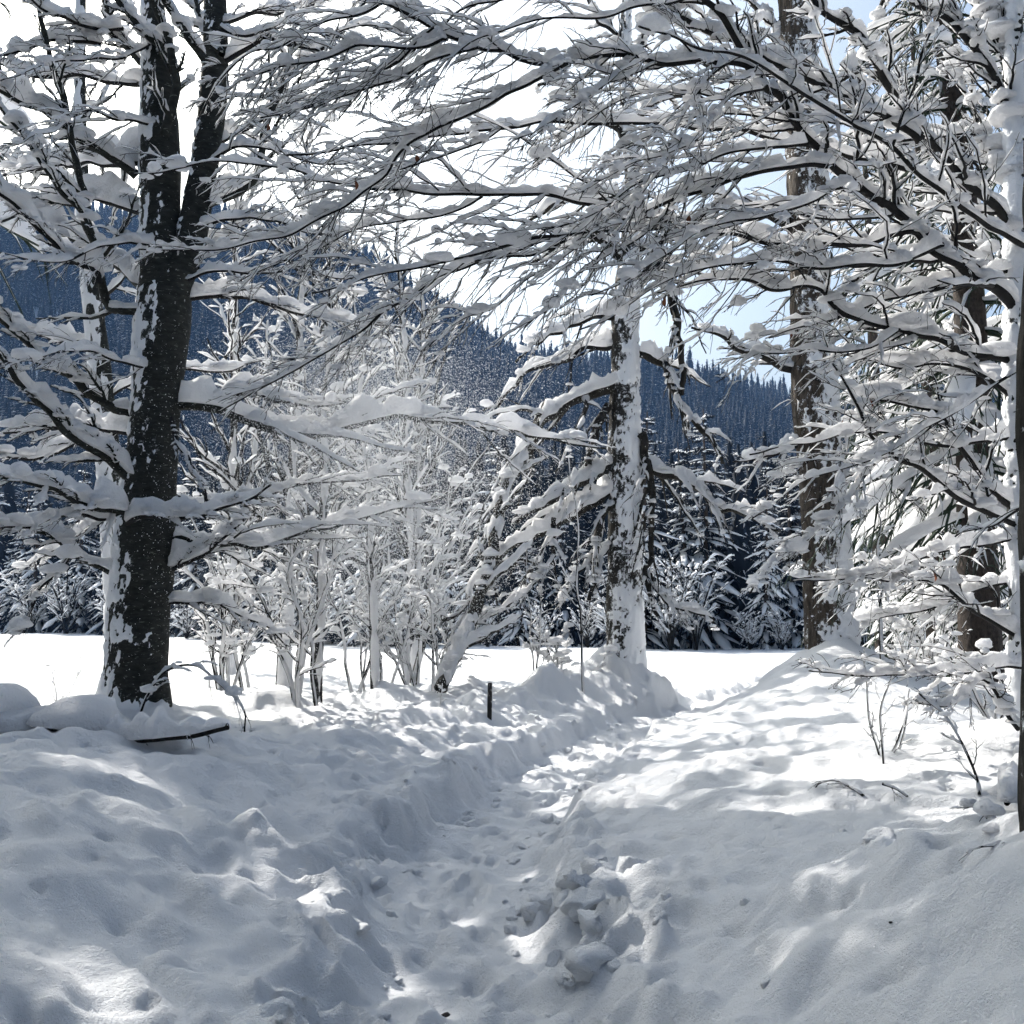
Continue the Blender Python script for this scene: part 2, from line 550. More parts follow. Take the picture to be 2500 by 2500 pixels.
def ground(x, y, detail=True):
    x = np.asarray(x, float)
    y = np.asarray(y, float)
    d = x - path_x(y)
    G = 0.42 + 0.07 * sst(5, 8, y) * (1 - sst(12, 17, y)) * np.exp(-(d / 1.6) ** 2) + 0.0 * x
    G = G + 0.34 * np.exp(-((x + 3.6) / 1.7) ** 2 - ((y - 6.6) / 2.3) ** 2)
    G = G + 0.22 * np.exp(-((x + 3.0) / 2.4) ** 2 - ((y - 3.5) / 2.5) ** 2)
    xr = np.interp(y, [2, 3.4, 7, 10.5, 14.5, 20], [2.6, 2.6, 3.1, 3.7, 4.5, 7.5])
    wr = np.where(x < xr, 1.25, 1.05)
    G = G + np.interp(y, [2, 5, 8, 12, 14.5, 17], [0.1, 0.14, 0.26, 0.42, 0.45, 0.0]) * np.exp(-((x - xr) / wr) ** 2)
    G = G + 0.10 * (noise2(x, y, 2.3, 3) - 0.5) + 0.25 * (noise2(x, y, 9.0, 4) - 0.5)
    G = G - 0.42 * sst(17, 34, y)
    # hollow on the left bank
    G = G - 0.13 * np.exp(-((x + 1.5) / 0.7) ** 2 - ((y - 6.2) / 0.45) ** 2)
    for mx, my, mh, mr in MOUNDS:
        r = np.sqrt((x - mx) ** 2 + (y - my) ** 2)
        G = G + mh * np.exp(-(r / mr) ** 1.5)
    # the wind-laid ripples that run down the banks
    near = 1 - sst(14, 30, y)
    a = x * 0.80 + y * 0.60
    b = -x * 0.60 + y * 0.80
    rip = noise2(b * 1.0 + 0.25 * noise2(x, y, 0.8, 8), a * 0.28, 0.34, 9) - 0.5
    rip2 = noise2(y + 0.35 * x + 0.3 * noise2(x, y, 1.1, 18), x * 0.22, 0.36, 19) - 0.5
    left = sst(0.3, -0.5, d)
    G = G + near * (0.15 * rip * left + 0.10 * rip2 * (1 - left))
    # trodden trench
    wf = np.interp(y, [0, 5, 9, 20], [0.36, 0.38, 0.46, 0.5])
    wv = wf + (0.30 - 0.12 * sst(5, 8, y)) * (noise2(x * 0.3, y, 0.55, 12) - 0.5) + 0.12 * (noise2(x, y, 0.16, 13) - 0.5)
    ad = np.abs(d)
    wl = np.where(d < 0, 1.6, 1.35)
    t1 = 1 - sst(0.0, 1.0, (ad - wv) / wl)
    t2 = 1 - sst(0.0, 1.0, (ad - wv) / (0.2 + 0.3 * noise2(x, y, 0.8, 14) - 0.1 * sst(5, 8, y)))
    floor = 0.06 - 0.10 * sst(12, 30, y)
    depth = np.interp(y, [0, 12, 18, 28, 44], [1.0, 1.0, 0.95, 0.9, 0.2])
    F = floor * depth + (1 - depth) * G
    z = G + (F - G) * ((0.6 - 0.14 * sst(5, 7.5, y)) * t1 + (0.4 + 0.14 * sst(5, 7.5, y)) * t2)
    if detail:
        far = 1 - sst(16, 40, y)
        edge = np.exp(-((ad - wf - 0.16) / 0.24) ** 2) * (1 - sst(26, 34, y))
        edge = np.maximum(edge, 1.15 * np.exp(-((x - 0.42) / 0.40) ** 2 - ((y - 4.6) / 0.45) ** 2))
        wx = x + 0.06 * (noise2(x, y, 0.13, 24) - 0.5)
        wy = y + 0.06 * (noise2(x, y, 0.13, 25) - 0.5)
        bl = 1 - np.abs(2 * noise2(wx + 0.4 * wy, wy - 0.4 * wx, 0.24, 21) - 1)
        bl2 = 1 - np.abs(2 * noise2(wx * 0.8 + wy * 0.6, wy * 0.8 - wx * 0.6, 0.1, 22) - 1)
        rough = edge * (0.55 + 0.9 * noise2(x, y, 0.9, 23)) * (1 - 0.5 * sst(6, 9, y))
        z = z + rough * (0.15 * (bl - 0.5) + 0.08 * (bl2 - 0.5))
        inp = (1 - sst(wf * 0.7, wf * 1.2, ad)) * (1 - sst(26, 34, y))
        z = z + inp * (0.05 * (noise2(x, y, 0.26, 31) - 0.5) + 0.03 * (noise2(x, y, 0.09, 32) - 0.5))
        # boot prints along the trodden lane
        for lane, ph in ((-0.13, 0.0), (0.13, 0.36), (0.02, 0.2)):
            yy = y + ph
            ci_ = np.floor(yy / 0.72)
            hj = _hash(ci_.astype(np.int64), np.zeros_like(ci_).astype(np.int64), np.zeros_like(ci_).astype(np.int64), 91 + int(ph * 100))
            fy = (yy / 0.72 - ci_ - 0.5) * 0.72 + 0.08 * (hj - 0.5)
            fx = d - lane - 0.12 * (hj - 0.5)
            e_ = np.sqrt((fx / 0.062) ** 2 + (fy / 0.15) ** 2)
            z = z - (1 - sst(20, 28, y)) * (0.036 * (1 - sst(0.75, 1.1, e_)) - 0.010 * np.exp(-((e_ - 1.25) / 0.2) ** 2))
        # drip pits
        cx, cy = np.floor(x / 0.13), np.floor(y / 0.13)
        zi = np.zeros_like(cx).astype(np.int64)
        jx = _hash(cx.astype(np.int64), cy.astype(np.int64), zi, 61)
        jy = _hash(cx.astype(np.int64), cy.astype(np.int64), zi, 62)
        jr = _hash(cx.astype(np.int64), cy.astype(np.int64), zi, 63)
        rr = np.sqrt(((x / 0.13 - cx) - 0.3 - 0.4 * jx) ** 2 + ((y / 0.13 - cy) - 0.3 - 0.4 * jy) ** 2)
        z = z - (1 - sst(8, 14, y)) * np.where(jr > 0.55, 0.032 * jx * np.exp(-(rr / 0.2) ** 2), 0) * (0.4 + noise2(x, y, 0.9, 64))
        # crust: fine pitting everywhere near
        dx_ = x + 0.10 * (noise2(x, y, 0.22, 44) - 0.5)
        dy_ = y + 0.10 * (noise2(x, y, 0.22, 45) - 0.5)
        amt = (0.5 + 1.0 * noise2(x, y, 1.3, 46)) * (1 + 0.6 * sst(-0.5, -1.2, d))
        z = z + far * amt * (0.030 * (noise2(dx_ * 0.8 + dy_ * 0.6, dy_ * 0.8 - dx_ * 0.6, 0.17, 41) - 0.5) + 0.022 * (noise2(dx_, dy_, 0.075, 42) - 0.5) + 0.055 * (noise2((0.64 * dx_ - 0.77 * dy_) * 0.4, 0.77 * dx_ + 0.64 * dy_, 0.115, 47) - 0.5)) + far * 0.05 * (noise2(x, y, 0.6, 43) - 0.5)
        # little dents left by lumps that fell from the branches
        cx, cy = np.floor(x / 0.33), np.floor(y / 0.33)
        zi = np.zeros_like(cx).astype(np.int64)
        jx = _hash(cx.astype(np.int64), cy.astype(np.int64), zi, 51)
        jy = _hash(cx.astype(np.int64), cy.astype(np.int64), zi, 52)
        jr = _hash(cx.astype(np.int64), cy.astype(np.int64), zi, 53)
        ex, eyy = (x / 0.33 - cx) - 0.3 - 0.4 * jx, (y / 0.33 - cy) - 0.3 - 0.4 * jy
        rr = np.sqrt((0.8 * ex - 0.6 * eyy) ** 2 * (0.5 + 0.6 * jy) + (0.6 * ex + 0.8 * eyy) ** 2 * (1 + 1.5 * jx))
        dent = np.where(jr > 0.42, np.exp(-(rr / (0.04 + 0.13 * (jr - 0.5) * 2)) ** 2), 0)
        z = z - far * (1 - inp) * 0.075 * dent
    # meadow undulation and the hill beyond it
    ey = edge_y(x)
    H = ridge_h(x)
    hill = H * sst(0.0, 1.0, (y - 190) / 480) ** 0.9 + 0.03 * np.maximum(y - ey - 4, 0)
    z = z + np.where(y > 40, hill, 0)
    return z


def gz(x, y):
    return float(ground(np.array([x]), np.array([y]))[0])


def on_ground(px, py, D0=2.6, D1=40.0):
    """the point of the snow surface seen at a photo pixel"""
    D = np.exp(np.linspace(math.log(D0), math.log(D1), 900))
    P = np.array([at(px, py, d) for d in D])
    below = P[:, 2] < ground(P[:, 0], P[:, 1])
    k = int(np.argmax(below)) if below.any() else len(D) - 1
    return P[k]


def axis(segs):
    out = [segs[0][0]]
    for a, b, s0, s1 in segs:
        x = a
        L = b - a
        while x < b - 1e-6:
            f = (x - a) / L
            x += s0 + (s1 - s0) * f
            out.append(min(x, b))
    return np.unique(np.round(np.array(out), 4))


XS = axis([(-900, -60, 90, 12), (-60, -14, 7, 0.5), (-14, -5.5, 0.4, 0.06), (-5.5, -1.5, 0.05, 0.032), (-1.5, 2.2, 0.025, 0.025), (2.2, 5.5, 0.032, 0.055), (5.5, 14, 0.06, 0.4), (14, 60, 0.5, 7), (60, 900, 12, 90)])
YS = axis([(-60, -4, 14, 1), (-4, 2.2, 0.5, 0.06), (2.2, 9, 0.026, 0.036), (9, 20, 0.04, 0.14), (20, 60, 0.14, 1.5), (60, 240, 2, 12), (240, 900, 14, 60)])
gx, gy = np.meshgrid(XS, YS, indexing='xy')
gzz = ground(gx.ravel(), gy.ravel())
acc = Acc()
acc.add(np.stack([gx.ravel(), gy.ravel(), gzz], 1), grid_quads(1, len(YS), len(XS), closed=False))
snow_ground = acc.build('snow_ground', M_GROUND)
tag(snow_ground, 'deep white snow with a trodden footpath between soft banks', 'snow', kind='structure')


# ------------------------------------------------------------------ trunks and limbs
def trunk_part(name, parent, pts, D, material, wind, cover, base_h, seed, S=44, step=0.045, furrow=0.02, crust_amp=1.0, patch=5.0, stretch=1.0):
    """pts: (px, py, width px) from base up.  wind = xy direction the plastered snow faces."""
    P = np.array([np.append(at(x, y, D), w / 2500.0 * D / 2 * 1.02) for x, y, w in pts])
    C = resample(P, step)
    K = len(C)
    ph = np.linspace(0, 2 * math.pi, S, endpoint=False)
    dirs = np.stack([np.cos(ph), np.sin(ph), 0 * ph], 1)
    base = C[:, None, :3] + C[:, None, 3:4] * dirs[None]
    sc = np.array([1.0, 1.0, 0.18]) if furrow > 0.012 else np.array([1.0, 1.0, 1.6])
    n = noise(base * 14 * sc, seed) * 0.6 + noise(base * 33 * sc, seed + 1) * 0.4 - 0.5
    big = noise(base * 3.0, seed + 2) - 0.5
    r = C[:, None, 3] * (1 + 0.10 * big) + furrow * n * 1.6
    v = C[:, None, :3] + r[..., None] * dirs[None]
    o = parent.location
    a = Acc()
    vb = v[::2, ::2]
    a.add(vb, grid_quads(1, vb.shape[0], vb.shape[1]))
    t = a.build(name, material, parent, o)
    bark_me = t.data
    # snow plastered on the bark
    w = np.array([wind[0], wind[1], 0.0])
    w = w / np.linalg.norm(w)
    face = (dirs @ w)[None, :]
    hgt = (C[:, 2] - C[0, 2])[:, None]
    st = np.array([1, 1, stretch])
    f = noise(base * patch * st, seed + 3) * 0.42 + noise(base * patch * 2.6 * st, seed + 4) * 0.38 + noise(base * patch * 6 * st, seed + 6) * 0.36 - 0.58
    band = noise(np.stack([0 * hgt, 0 * hgt, hgt * 0.8 + seed * 3.0], -1)[..., 0, :], seed + 5)[:, None] - 0.5
    lev = 0.62 * face + cover + 0.5 * band + f * 2.6 + 0.7 * (noise(base * 45, seed + 11) - 0.5) + 1.8 * np.clip(1 - hgt / base_h, 0, 1)
    fr = np.clip((lev[::2, ::2] + 0.75) / 1.0, 0, 1)
    if len(bark_me.vertices) == fr.size:
        bark_me.attributes.new('frost', 'FLOAT', 'POINT').data.foreach_set('value', fr.astype(np.float32).ravel())
    off = np.clip(lev * 0.055 * crust_amp, -0.06, 0.024 * crust_amp) + 0.014 * (noise(base * 26, seed + 8) - 0.5)
    v2 = C[:, None, :3] + (r + off)[..., None] * dirs[None]
    keepv = off > -0.035
    a = Acc()
    q = grid_quads(1, K, S)
    q = q[keepv.ravel()[q].any(1)]
    used, inv = np.unique(q, return_inverse=True)
    a.add(v2.reshape(-1, 3)[used], inv.reshape(-1, 4))
    tag(a.build('snow_crust', M_CRUST, t, o), 'white snow plastered on the bark')
    return t, C


def limb(parent, pts, D0, D1, w0, w1, snow, seed, nb=10, nt=7, ns=0, lf=0.34, tf=0.34, ang=0.7, droop=0.16, tilt=0.5, rough=0.03, dark=None, step=0.045, rmin=0.0028, Dc=0.0, name='limb', tw_snow=1.0, npad=18, gap=0.0, padsize=1.0):
    """a traced main branch (photo pixels, root to tip) with its side branches, twigs and snow"""
    rs = np.random.RandomState(seed)
    n = len(pts)
    seg = np.concatenate([[0], np.cumsum(np.hypot(np.diff([p[0] for p in pts]), np.diff([p[1] for p in pts])))])
    u = seg / seg[-1]
    A = []
    for (x, y), k in zip(pts, u):
        D = D0 + (D1 - D0) * k + Dc * math.sin(math.pi * k)
        A.append(np.append(at(x, y, D), (w0 + (w1 - w0) * k ** 0.85) / 2500.0 * D / 2))
    C = resample(np.array(A), step)
    P, R = C[None, :, :3].copy(), np.maximum(C[None, :, 3], rmin * 1.3)
    K = P.shape[1]
    P += (noise(P[..., None, :] * 4.0 + np.array([[0, 0, 0], [31, 0, 0], [0, 57, 0]]), seed) - 0.5) * rough * 2.0
    acc_b, acc_s = Acc(), Acc()
    tube(acc_b, P, R * (1 + 0.25 * (noise(P * 12, seed) - 0.5)), 7)
    Dm = (D0 + D1) / 2
    hs = snow / 2500.0 * Dm
    snow_on(acc_s, P, R, hs * (0.22 + 0.62 * R / R.max()) * np.clip((1 - np.linspace(0, 1, K)[None]) * 5, 0.15, 1), 11, seed, 0.62, gap=gap or 0.2)
    B, RB = spawn(P, R, nb, lf, ang, 12, rs, 0.1, 0.97, droop, tilt, 0.5, rmin * 1.25, 0.06)
    tube(acc_b, B, RB, 5)
    snow_on(acc_s, B, RB, np.minimum(hs * 0.5, 0.007 + RB * 4.2) * tw_snow, 7, seed + 1, 0.6, gap=0.34)
    T, RT = spawn(B, RB, nt, tf, ang, 6, rs, 0.12, 0.97, droop, tilt, 0.6, rmin, 0.07)
    tube(acc_b, T, RT, 3)
    snow_on(acc_s, T, RT, np.minimum(hs * 0.3, 0.003 + RT * 2.6) * tw_snow, 5, seed + 2, 0.6, gap=0.45)
    if ns:
        U, RU = spawn(T, RT, ns, 0.3, 0.8, 3, rs, 0.2, 0.95, 0.0, 0.8, 0.7, rmin * 0.8, 0.06, lmin=0.025, lmax=0.16)
        tube(acc_b, U, RU, 3)
    if npad:
        k = rs.randint(1, K - 1, npad)
        c1 = P[0, k] + Z3 * hs * 0.35
        s1 = np.minimum(hs * np.clip(rs.gamma(2.2, 0.2, npad), 0.2, 0.95) * padsize, 0.10)
        i = rs.randint(0, len(B), npad * 2)
        j = rs.randint(1, 11, npad * 2)
        c2 = B[i, j] + Z3 * 0.012
        s2 = np.minimum(hs * 0.5, 0.05) * rs.uniform(0.3, 1.0, npad * 2) * padsize
        pads(acc_s, np.vstack([c1, c2]), np.concatenate([s1, s2]), seed, ICO2)
    o = acc_b.build(name, dark or M_TWIG, parent, parent.location)
    acc_s.build('snow_cap', M_SNOW, o, parent.location)
    return o, P[0], B, T


def leaf_on(limb_obj, parent, p, seed, size=0.035):
    """a withered leaf hanging from a twig"""
    rs = np.random.RandomState(seed)
    n = 7
    v, q = [], []
    rz = rs.uniform(0, 6.28)
    for i in range(n):
        u = i / (n - 1)
        w = size * 0.42 * math.sin(math.pi * min(1, u * 0.93 + 0.05)) ** 0.8
        cv = 0.25 * size * math.sin(u * 2.5)
        for s, zz in ((-1, 0.35), (0, 0.0), (1, 0.35)):
            x, y = s * w, cv + zz * w
            v.append((p[0] + x * math.cos(rz) - y * math.sin(rz), p[1] + x * math.sin(rz) + y * math.cos(rz), p[2] - 0.012 - u * size * 1.6))
    a = Acc()
    a.add(v, grid_quads(1, n, 3, closed=False))
    st = np.array([[p, np.array(p) - [0, 0, 0.006], np.array(p) - [0, 0, 0.013]]])
    tube(a, st, np.full((1, 3), 0.0012), 3)
    a.build('leaf', M_LEAF, limb_obj, parent.location)


def base_empty(name, p, label, cat, group=None):
    return empty(name, (float(p[0]), float(p[1]), gz(p[0], p[1]) - 0.02), label, cat, group)


# ---- the big forked beech on the left
lt = base_empty('beech_tree', LEFT_T, 'large dark forked beech on the left with heavily snow-laden limbs', 'tree')
trunk_part('trunk', lt, [(322, 1800, 190), (328, 1720, 165), (335, 1600, 144), (345, 1440, 140), (356, 1290, 138), (370, 1120, 118), (385, 960, 118), (392, 850, 126), (402, 740, 132), (397, 640, 108), (391, 500, 96), (391, 396, 96), (388, 220, 80), (380, 100, 62), (372, -40, 50), (362, -260, 36), (350, -500, 20)], 11.0, M_BEECH, (-1.0, -0.35), -0.68, 0.75, 3, furrow=0.008, patch=5, S=88, step=0.035, stretch=0.6)
trunk_part('stem', lt, [(408, 800, 70), (430, 690, 84), (462, 600, 78), (485, 480, 68), (500, 396, 67), (522, 220, 68), (526, 60, 58), (522, -80, 50), (528, -300, 34), (540, -520, 18)], 10.95, M_BEECH, (-1.0, 0.1), -0.75, 0.1, 4, furrow=0.008, patch=6)
LL = [
    # (points root->tip, D0, D1, w0, w1, snow)
    ([(338, 431), (308, 409), (246, 370), (189, 334), (136, 299), (88, 268), (40, 246), (0, 220), (-70, 180)], 11, 10.2, 26, 9, 62),
    ([(380, 760), (300, 760), (262, 745), (246, 660), (229, 594), (211, 528), (194, 418), (176, 343), (158, 264), (145, 202), (128, 154), (110, 88), (97, 35), (80, -60)], 10.9, 10.0, 26, 11, 20),
    ([(225, 575), (202, 532), (154, 475), (110, 409), (66, 334), (22, 282), (0, 255), (-60, 190)], 10.3, 9.8, 18, 8, 46),
    ([(240, 690), (233, 660), (176, 625), (110, 572), (44, 506), (0, 475), (-80, 420)], 10.5, 9.4, 16, 8, 60),
    ([(345, 700), (326, 691), (286, 647), (220, 603), (154, 572), (88, 519), (20, 470)], 11, 12.0, 20, 7, 62),
    ([(326, 1008), (286, 1004), (246, 973), (198, 938), (154, 907), (110, 876), (79, 850), (0, 780), (-60, 730)], 11, 10.0, 26, 10, 46),
    ([(325, 1190), (312, 1167), (273, 1132), (220, 1096), (176, 1061), (132, 1017), (88, 973), (44, 929), (13, 890), (-30, 830)], 10.9, 9.6, 28, 12, 78),
    ([(300, 1400), (273, 1395), (220, 1369), (176, 1343), (132, 1312), (88, 1294), (44, 1290), (-30, 1285)], 10.9, 10.4, 20, 8, 62),
    ([(308, 1255), (242, 1241), (176, 1215), (132, 1193), (66, 1180), (0, 1167), (-60, 1150)], 10.4, 8.6, 18, 8, 60),
    ([(330, 1240), (250, 1262), (190, 1255), (90, 1277), (0, 1290), (-50, 1300)], 10.6, 9.0, 14, 7, 44),
    ([(180, 1340), (140, 1400), (88, 1444), (62, 1519), (30, 1560)], 10.4, 10.2, 12, 5, 32),
    ([(340, 1065), (250, 1045), (150, 1040), (60, 1050), (0, 1062)], 11, 12.2, 16, 7, 60),
    ([(340, 520), (300, 505), (220, 482), (120, 500), (0, 540)], 11, 12.3, 16, 7, 50),
    ([(345, 395), (300, 400), (200, 400), (100, 412), (0, 430)], 11, 12.6, 14, 6, 60),
    ([(340, 205), (270, 200), (190, 182), (90, 190), (0, 160)], 11, 11.8, 14, 6, 50),
    ([(343, 150), (299, 106), (268, 70), (251, 0), (235, -80)], 11, 10.6, 20, 12, 40),
    ([(400, 330), (418, 260), (431, 198), (422, 123), (396, 66), (374, 0), (330, -80)], 10.7, 10.0, 26, 16, 24),
    ([(500, 150), (470, 110), (440, 60), (410, 10), (380, -60)], 10.7, 10.2, 24, 15, 30),
    ([(410, 120), (360, 80), (320, 40), (285, -10), (250, -70)], 10.8, 10.4, 24, 14, 30),
    ([(540, 130), (505, 90), (480, 20), (470, -50)], 10.8, 11.4, 20, 14, 30),
    ([(250, 110), (160, 95), (60, 120), (-20, 150)], 10.7, 10.0, 12, 6, 40),
    ([(300, 70), (200, 60), (110, 20), (40, -40)], 10.8, 9.6, 12, 6, 40),
    # to the right
    ([(430, 990), (453, 986), (528, 995), (594, 1017), (660, 1039), (726, 1055), (792, 1057), (860, 1040), (960, 1015), (1060, 1025), (1110, 1030), (1196, 1048), (1306, 1066), (1416, 1088), (1482, 1096)], 11, 12.2, 30, 5, 60),
    ([(524, 990), (546, 969), (616, 956), (651, 973), (713, 986), (774, 991), (850, 980)], 11.1, 11.6, 14, 6, 44),
    ([(308, 1277), (352, 1261), (440, 1264), (484, 1259), (528, 1246), (572, 1233), (616, 1211), (660, 1184)], 10.4, 9.6, 15, 6, 52),
    ([(420, 1315), (450, 1310), (497, 1334), (572, 1325), (616, 1334), (682, 1321), (748, 1299), (850, 1272), (960, 1240), (1080, 1215)], 11, 11.8, 18, 4, 46),
    ([(430, 1215), (500, 1235), (600, 1222), (720, 1190), (850, 1172), (980, 1160)], 11, 11.9, 14, 4, 34),
    ([(410, 1395), (440, 1380), (500, 1350), (560, 1300), (600, 1270)], 11, 10.6, 16, 6, 52),
    ([(415, 1022), (431, 1079), (457, 1123), (466, 1158), (493, 1193), (501, 1241)], 10.7, 10.4, 13, 9, 14),
    ([(510, 495), (523, 488), (585, 466), (629, 422), (651, 308), (677, 229), (713, 176), (800, 100), (880, 20), (930, -60)], 10.9, 11.6, 24, 9, 44),
    ([(545, 150), (559, 145), (616, 114), (660, 101), (704, 114), (792, 119), (880, 125)], 10.9, 11.2, 16, 6, 40),
    ([(535, 350), (545, 343), (616, 308), (651, 286), (720, 260), (800, 262)], 11, 12.0, 14, 6, 40),
    ([(455, 730), (500, 725), (600, 730), (704, 757), (792, 774), (880, 790), (980, 800)], 11, 12, 14, 4, 40),
    ([(470, 640), (520, 600), (560, 560), (600, 500), (640, 430)], 11, 12, 14, 6, 40),
    ([(530, 60), (600, 40), (700, 30), (800, 0)], 10.9, 11.8, 14, 6, 36),
    ([(395, 1480), (430, 1470), (500, 1470), (560, 1490), (640, 1530), (700, 1580)], 11, 11.6, 12, 4, 34),
]
for i, (p, d0, d1, w0, w1, sn) in enumerate(LL):
    big = sn > 35
    limb(lt, p, d0, d1, w0, w1, sn, 200 + i, nb=14 if big else 10, nt=9, lf=0.34, ang=0.75, droop=0.12, tilt=0.6, dark=M_BEECH if w0 > 17 else M_TWIG, rmin=0.0035, step=0.06, npad=9)

# ---- the slimmer beech behind it
bt_p = at(292, 1690, 14.2)
bt = base_empty('beech_tree', bt_p, 'slim grey beech half hidden behind the large forked beech', 'tree')
trunk_part('trunk', bt, [(300, 1740, 70), (292, 1500, 62), (280, 1300, 58), (262, 1080, 54), (245, 900, 50), (230, 760, 46), (212, 600, 38), (200, 420, 32), (196, 200, 26), (200, -60, 20)], 14.2, M_BEECH, (-1, -0.6), -0.1, 0.5, 9, S=28, step=0.08, furrow=0.006)
for i, (p, d0, d1, w0, w1, sn) in enumerate([
    ([(262, 1090), (200, 1080), (120, 1110), (40, 1120), (-30, 1100)], 14.2, 13.6, 14, 6, 40),
    ([(240, 860), (200, 830), (140, 830), (60, 800), (0, 760)], 14.2, 14.6, 14, 6, 40),
    ([(230, 740), (280, 700), (330, 640), (420, 610), (520, 560)], 14.2, 15, 14, 5, 36),
    ([(205, 500), (150, 440), (70, 420), (0, 370)], 14.2, 14.5, 12, 5, 36),
    ([(255, 980), (330, 930), (430, 900), (540, 905), (640, 880)], 14.2, 15.4, 12, 5, 36),
    ([(200, 300), (260, 220), (300, 100), (330, -40)], 14.2, 15.4, 12, 5, 30),
    ([(275, 1250), (200, 1300), (120, 1350), (40, 1400)], 14.2, 14.0, 10, 4, 36)]):
    limb(bt, p, d0, d1, w0, w1, sn, 300 + i, nb=9, nt=6, rmin=0.004, step=0.08, npad=8)

# ---- the old tree in the middle of the clearing
ct = base_empty('old_tree', CENT_T, 'gnarled tree with a snow-crusted trunk in the centre standing on a snow cone', 'tree')
trunk_part('trunk', ct, [(1526, 1760, 108), (1526, 1620, 94), (1526, 1550, 88), (1525, 1290, 82), (1523, 1070, 77), (1526, 850, 66), (1526, 750, 66), (1540, 600, 50), (1546, 440, 42), (1534, 300, 34), (1526, 150, 27), (1530, 0, 22), (1534, -180, 16), (1530, -360, 10)], 17.0, M_DARKBARK, (0.75, -0.8), -0.30, 0.8, 21, S=96, step=0.04, furrow=0.03, patch=5.0, crust_amp=1.2)
CL = [
    ([(1505, 925), (1480, 950), (1440, 965), (1390, 985), (1340, 1015), (1310, 1050), (1290, 1090), (1250, 1160), (1215, 1230), (1190, 1300), (1160, 1370)], 17, 16, 34, 12, 40),
    ([(1500, 1130), (1470, 1150), (1420, 1175), (1370, 1200), (1320, 1235), (1260, 1270)], 17, 16.2, 32, 10, 46),
    ([(1495, 1190), (1460, 1215), (1400, 1255), (1340, 1285), (1270, 1330), (1200, 1370), (1160, 1430), (1120, 1490), (1080, 1520)], 17, 15.6, 28, 9, 40),
    ([(1490, 990), (1465, 1030), (1455, 1080), (1440, 1130)], 16.8, 16.6, 24, 18, 14),
    ([(1500, 1230), (1465, 1260), (1450, 1330), (1460, 1400), (1440, 1460)], 16.8, 16.5, 22, 10, 18),
    ([(1350, 1260), (1352, 1330), (1330, 1390), (1280, 1450), (1220, 1490), (1180, 1510)], 16.2, 15.8, 14, 5, 26),
    ([(1560, 860), (1590, 870), (1625, 900), (1645, 960), (1690, 1030), (1740, 1080), (1770, 1130)], 17, 16.2, 26, 9, 34),
    ([(1560, 1060), (1575, 1110), (1590, 1180), (1592, 1260), (1585, 1350), (1575, 1400), (1590, 1450), (1605, 1500)], 16.8, 16.4, 24, 9, 14),
    ([(1565, 1120), (1610, 1150), (1660, 1165), (1720, 1200), (1760, 1240), (1830, 1260), (1900, 1300)], 17, 15.6, 26, 7, 40),
    ([(1575, 1400), (1620, 1460), (1650, 1480), (1700, 1495), (1750, 1510)], 16.6, 16, 14, 6, 30),
    ([(1560, 700), (1600, 640), (1625, 700), (1650, 790), (1660, 880), (1665, 960)], 17, 16.5, 26, 14, 16),
    ([(1545, 600), (1600, 610), (1640, 560), (1720, 540), (1800, 560)], 17, 16, 20, 8, 34),
    ([(1530, 640), (1490, 600), (1440, 580), (1380, 590), (1300, 640)], 17, 16.4, 24, 8, 34),
    ([(1520, 470), (1460, 490), (1400, 480), (1340, 500), (1280, 540)], 17, 17.6, 22, 8, 36),
    ([(1530, 340), (1480, 300), (1420, 230), (1370, 200), (1310, 210)], 17, 17.4, 20, 8, 34),
    ([(1535, 300), (1580, 260), (1650, 230), (1720, 240)], 17, 17.4, 20, 8, 34),
    ([(1530, 150), (1500, 90), (1450, 30), (1420, -40)], 17, 17.2, 16, 8, 26),
    ([(1532, 160), (1570, 90), (1620, 40), (1640, -30)], 17, 17, 16, 8, 26),
    ([(1520, 780), (1460, 770), (1400, 800), (1330, 820), (1260, 880)], 17, 16, 18, 6, 36),
    ([(1510, 850), (1440, 850), (1380, 880), (1300, 900), (1240, 960), (1180, 1010)], 17, 18, 16, 6, 32),
    ([(1500, 1330), (1450, 1370), (1400, 1410), (1370, 1480)], 17, 16.4, 14, 6, 30),
]
for i, (p, d0, d1, w0, w1, sn) in enumerate(CL):
    limb(ct, p, d0, d1, w0, w1, sn, 400 + i, nb=10, nt=6, lf=0.36, ang=0.85, droop=0.35, tilt=0.8, dark=M_DARKBARK if w0 > 17 else M_TWIG, rmin=0.0045, step=0.07, rough=0.06, npad=10)

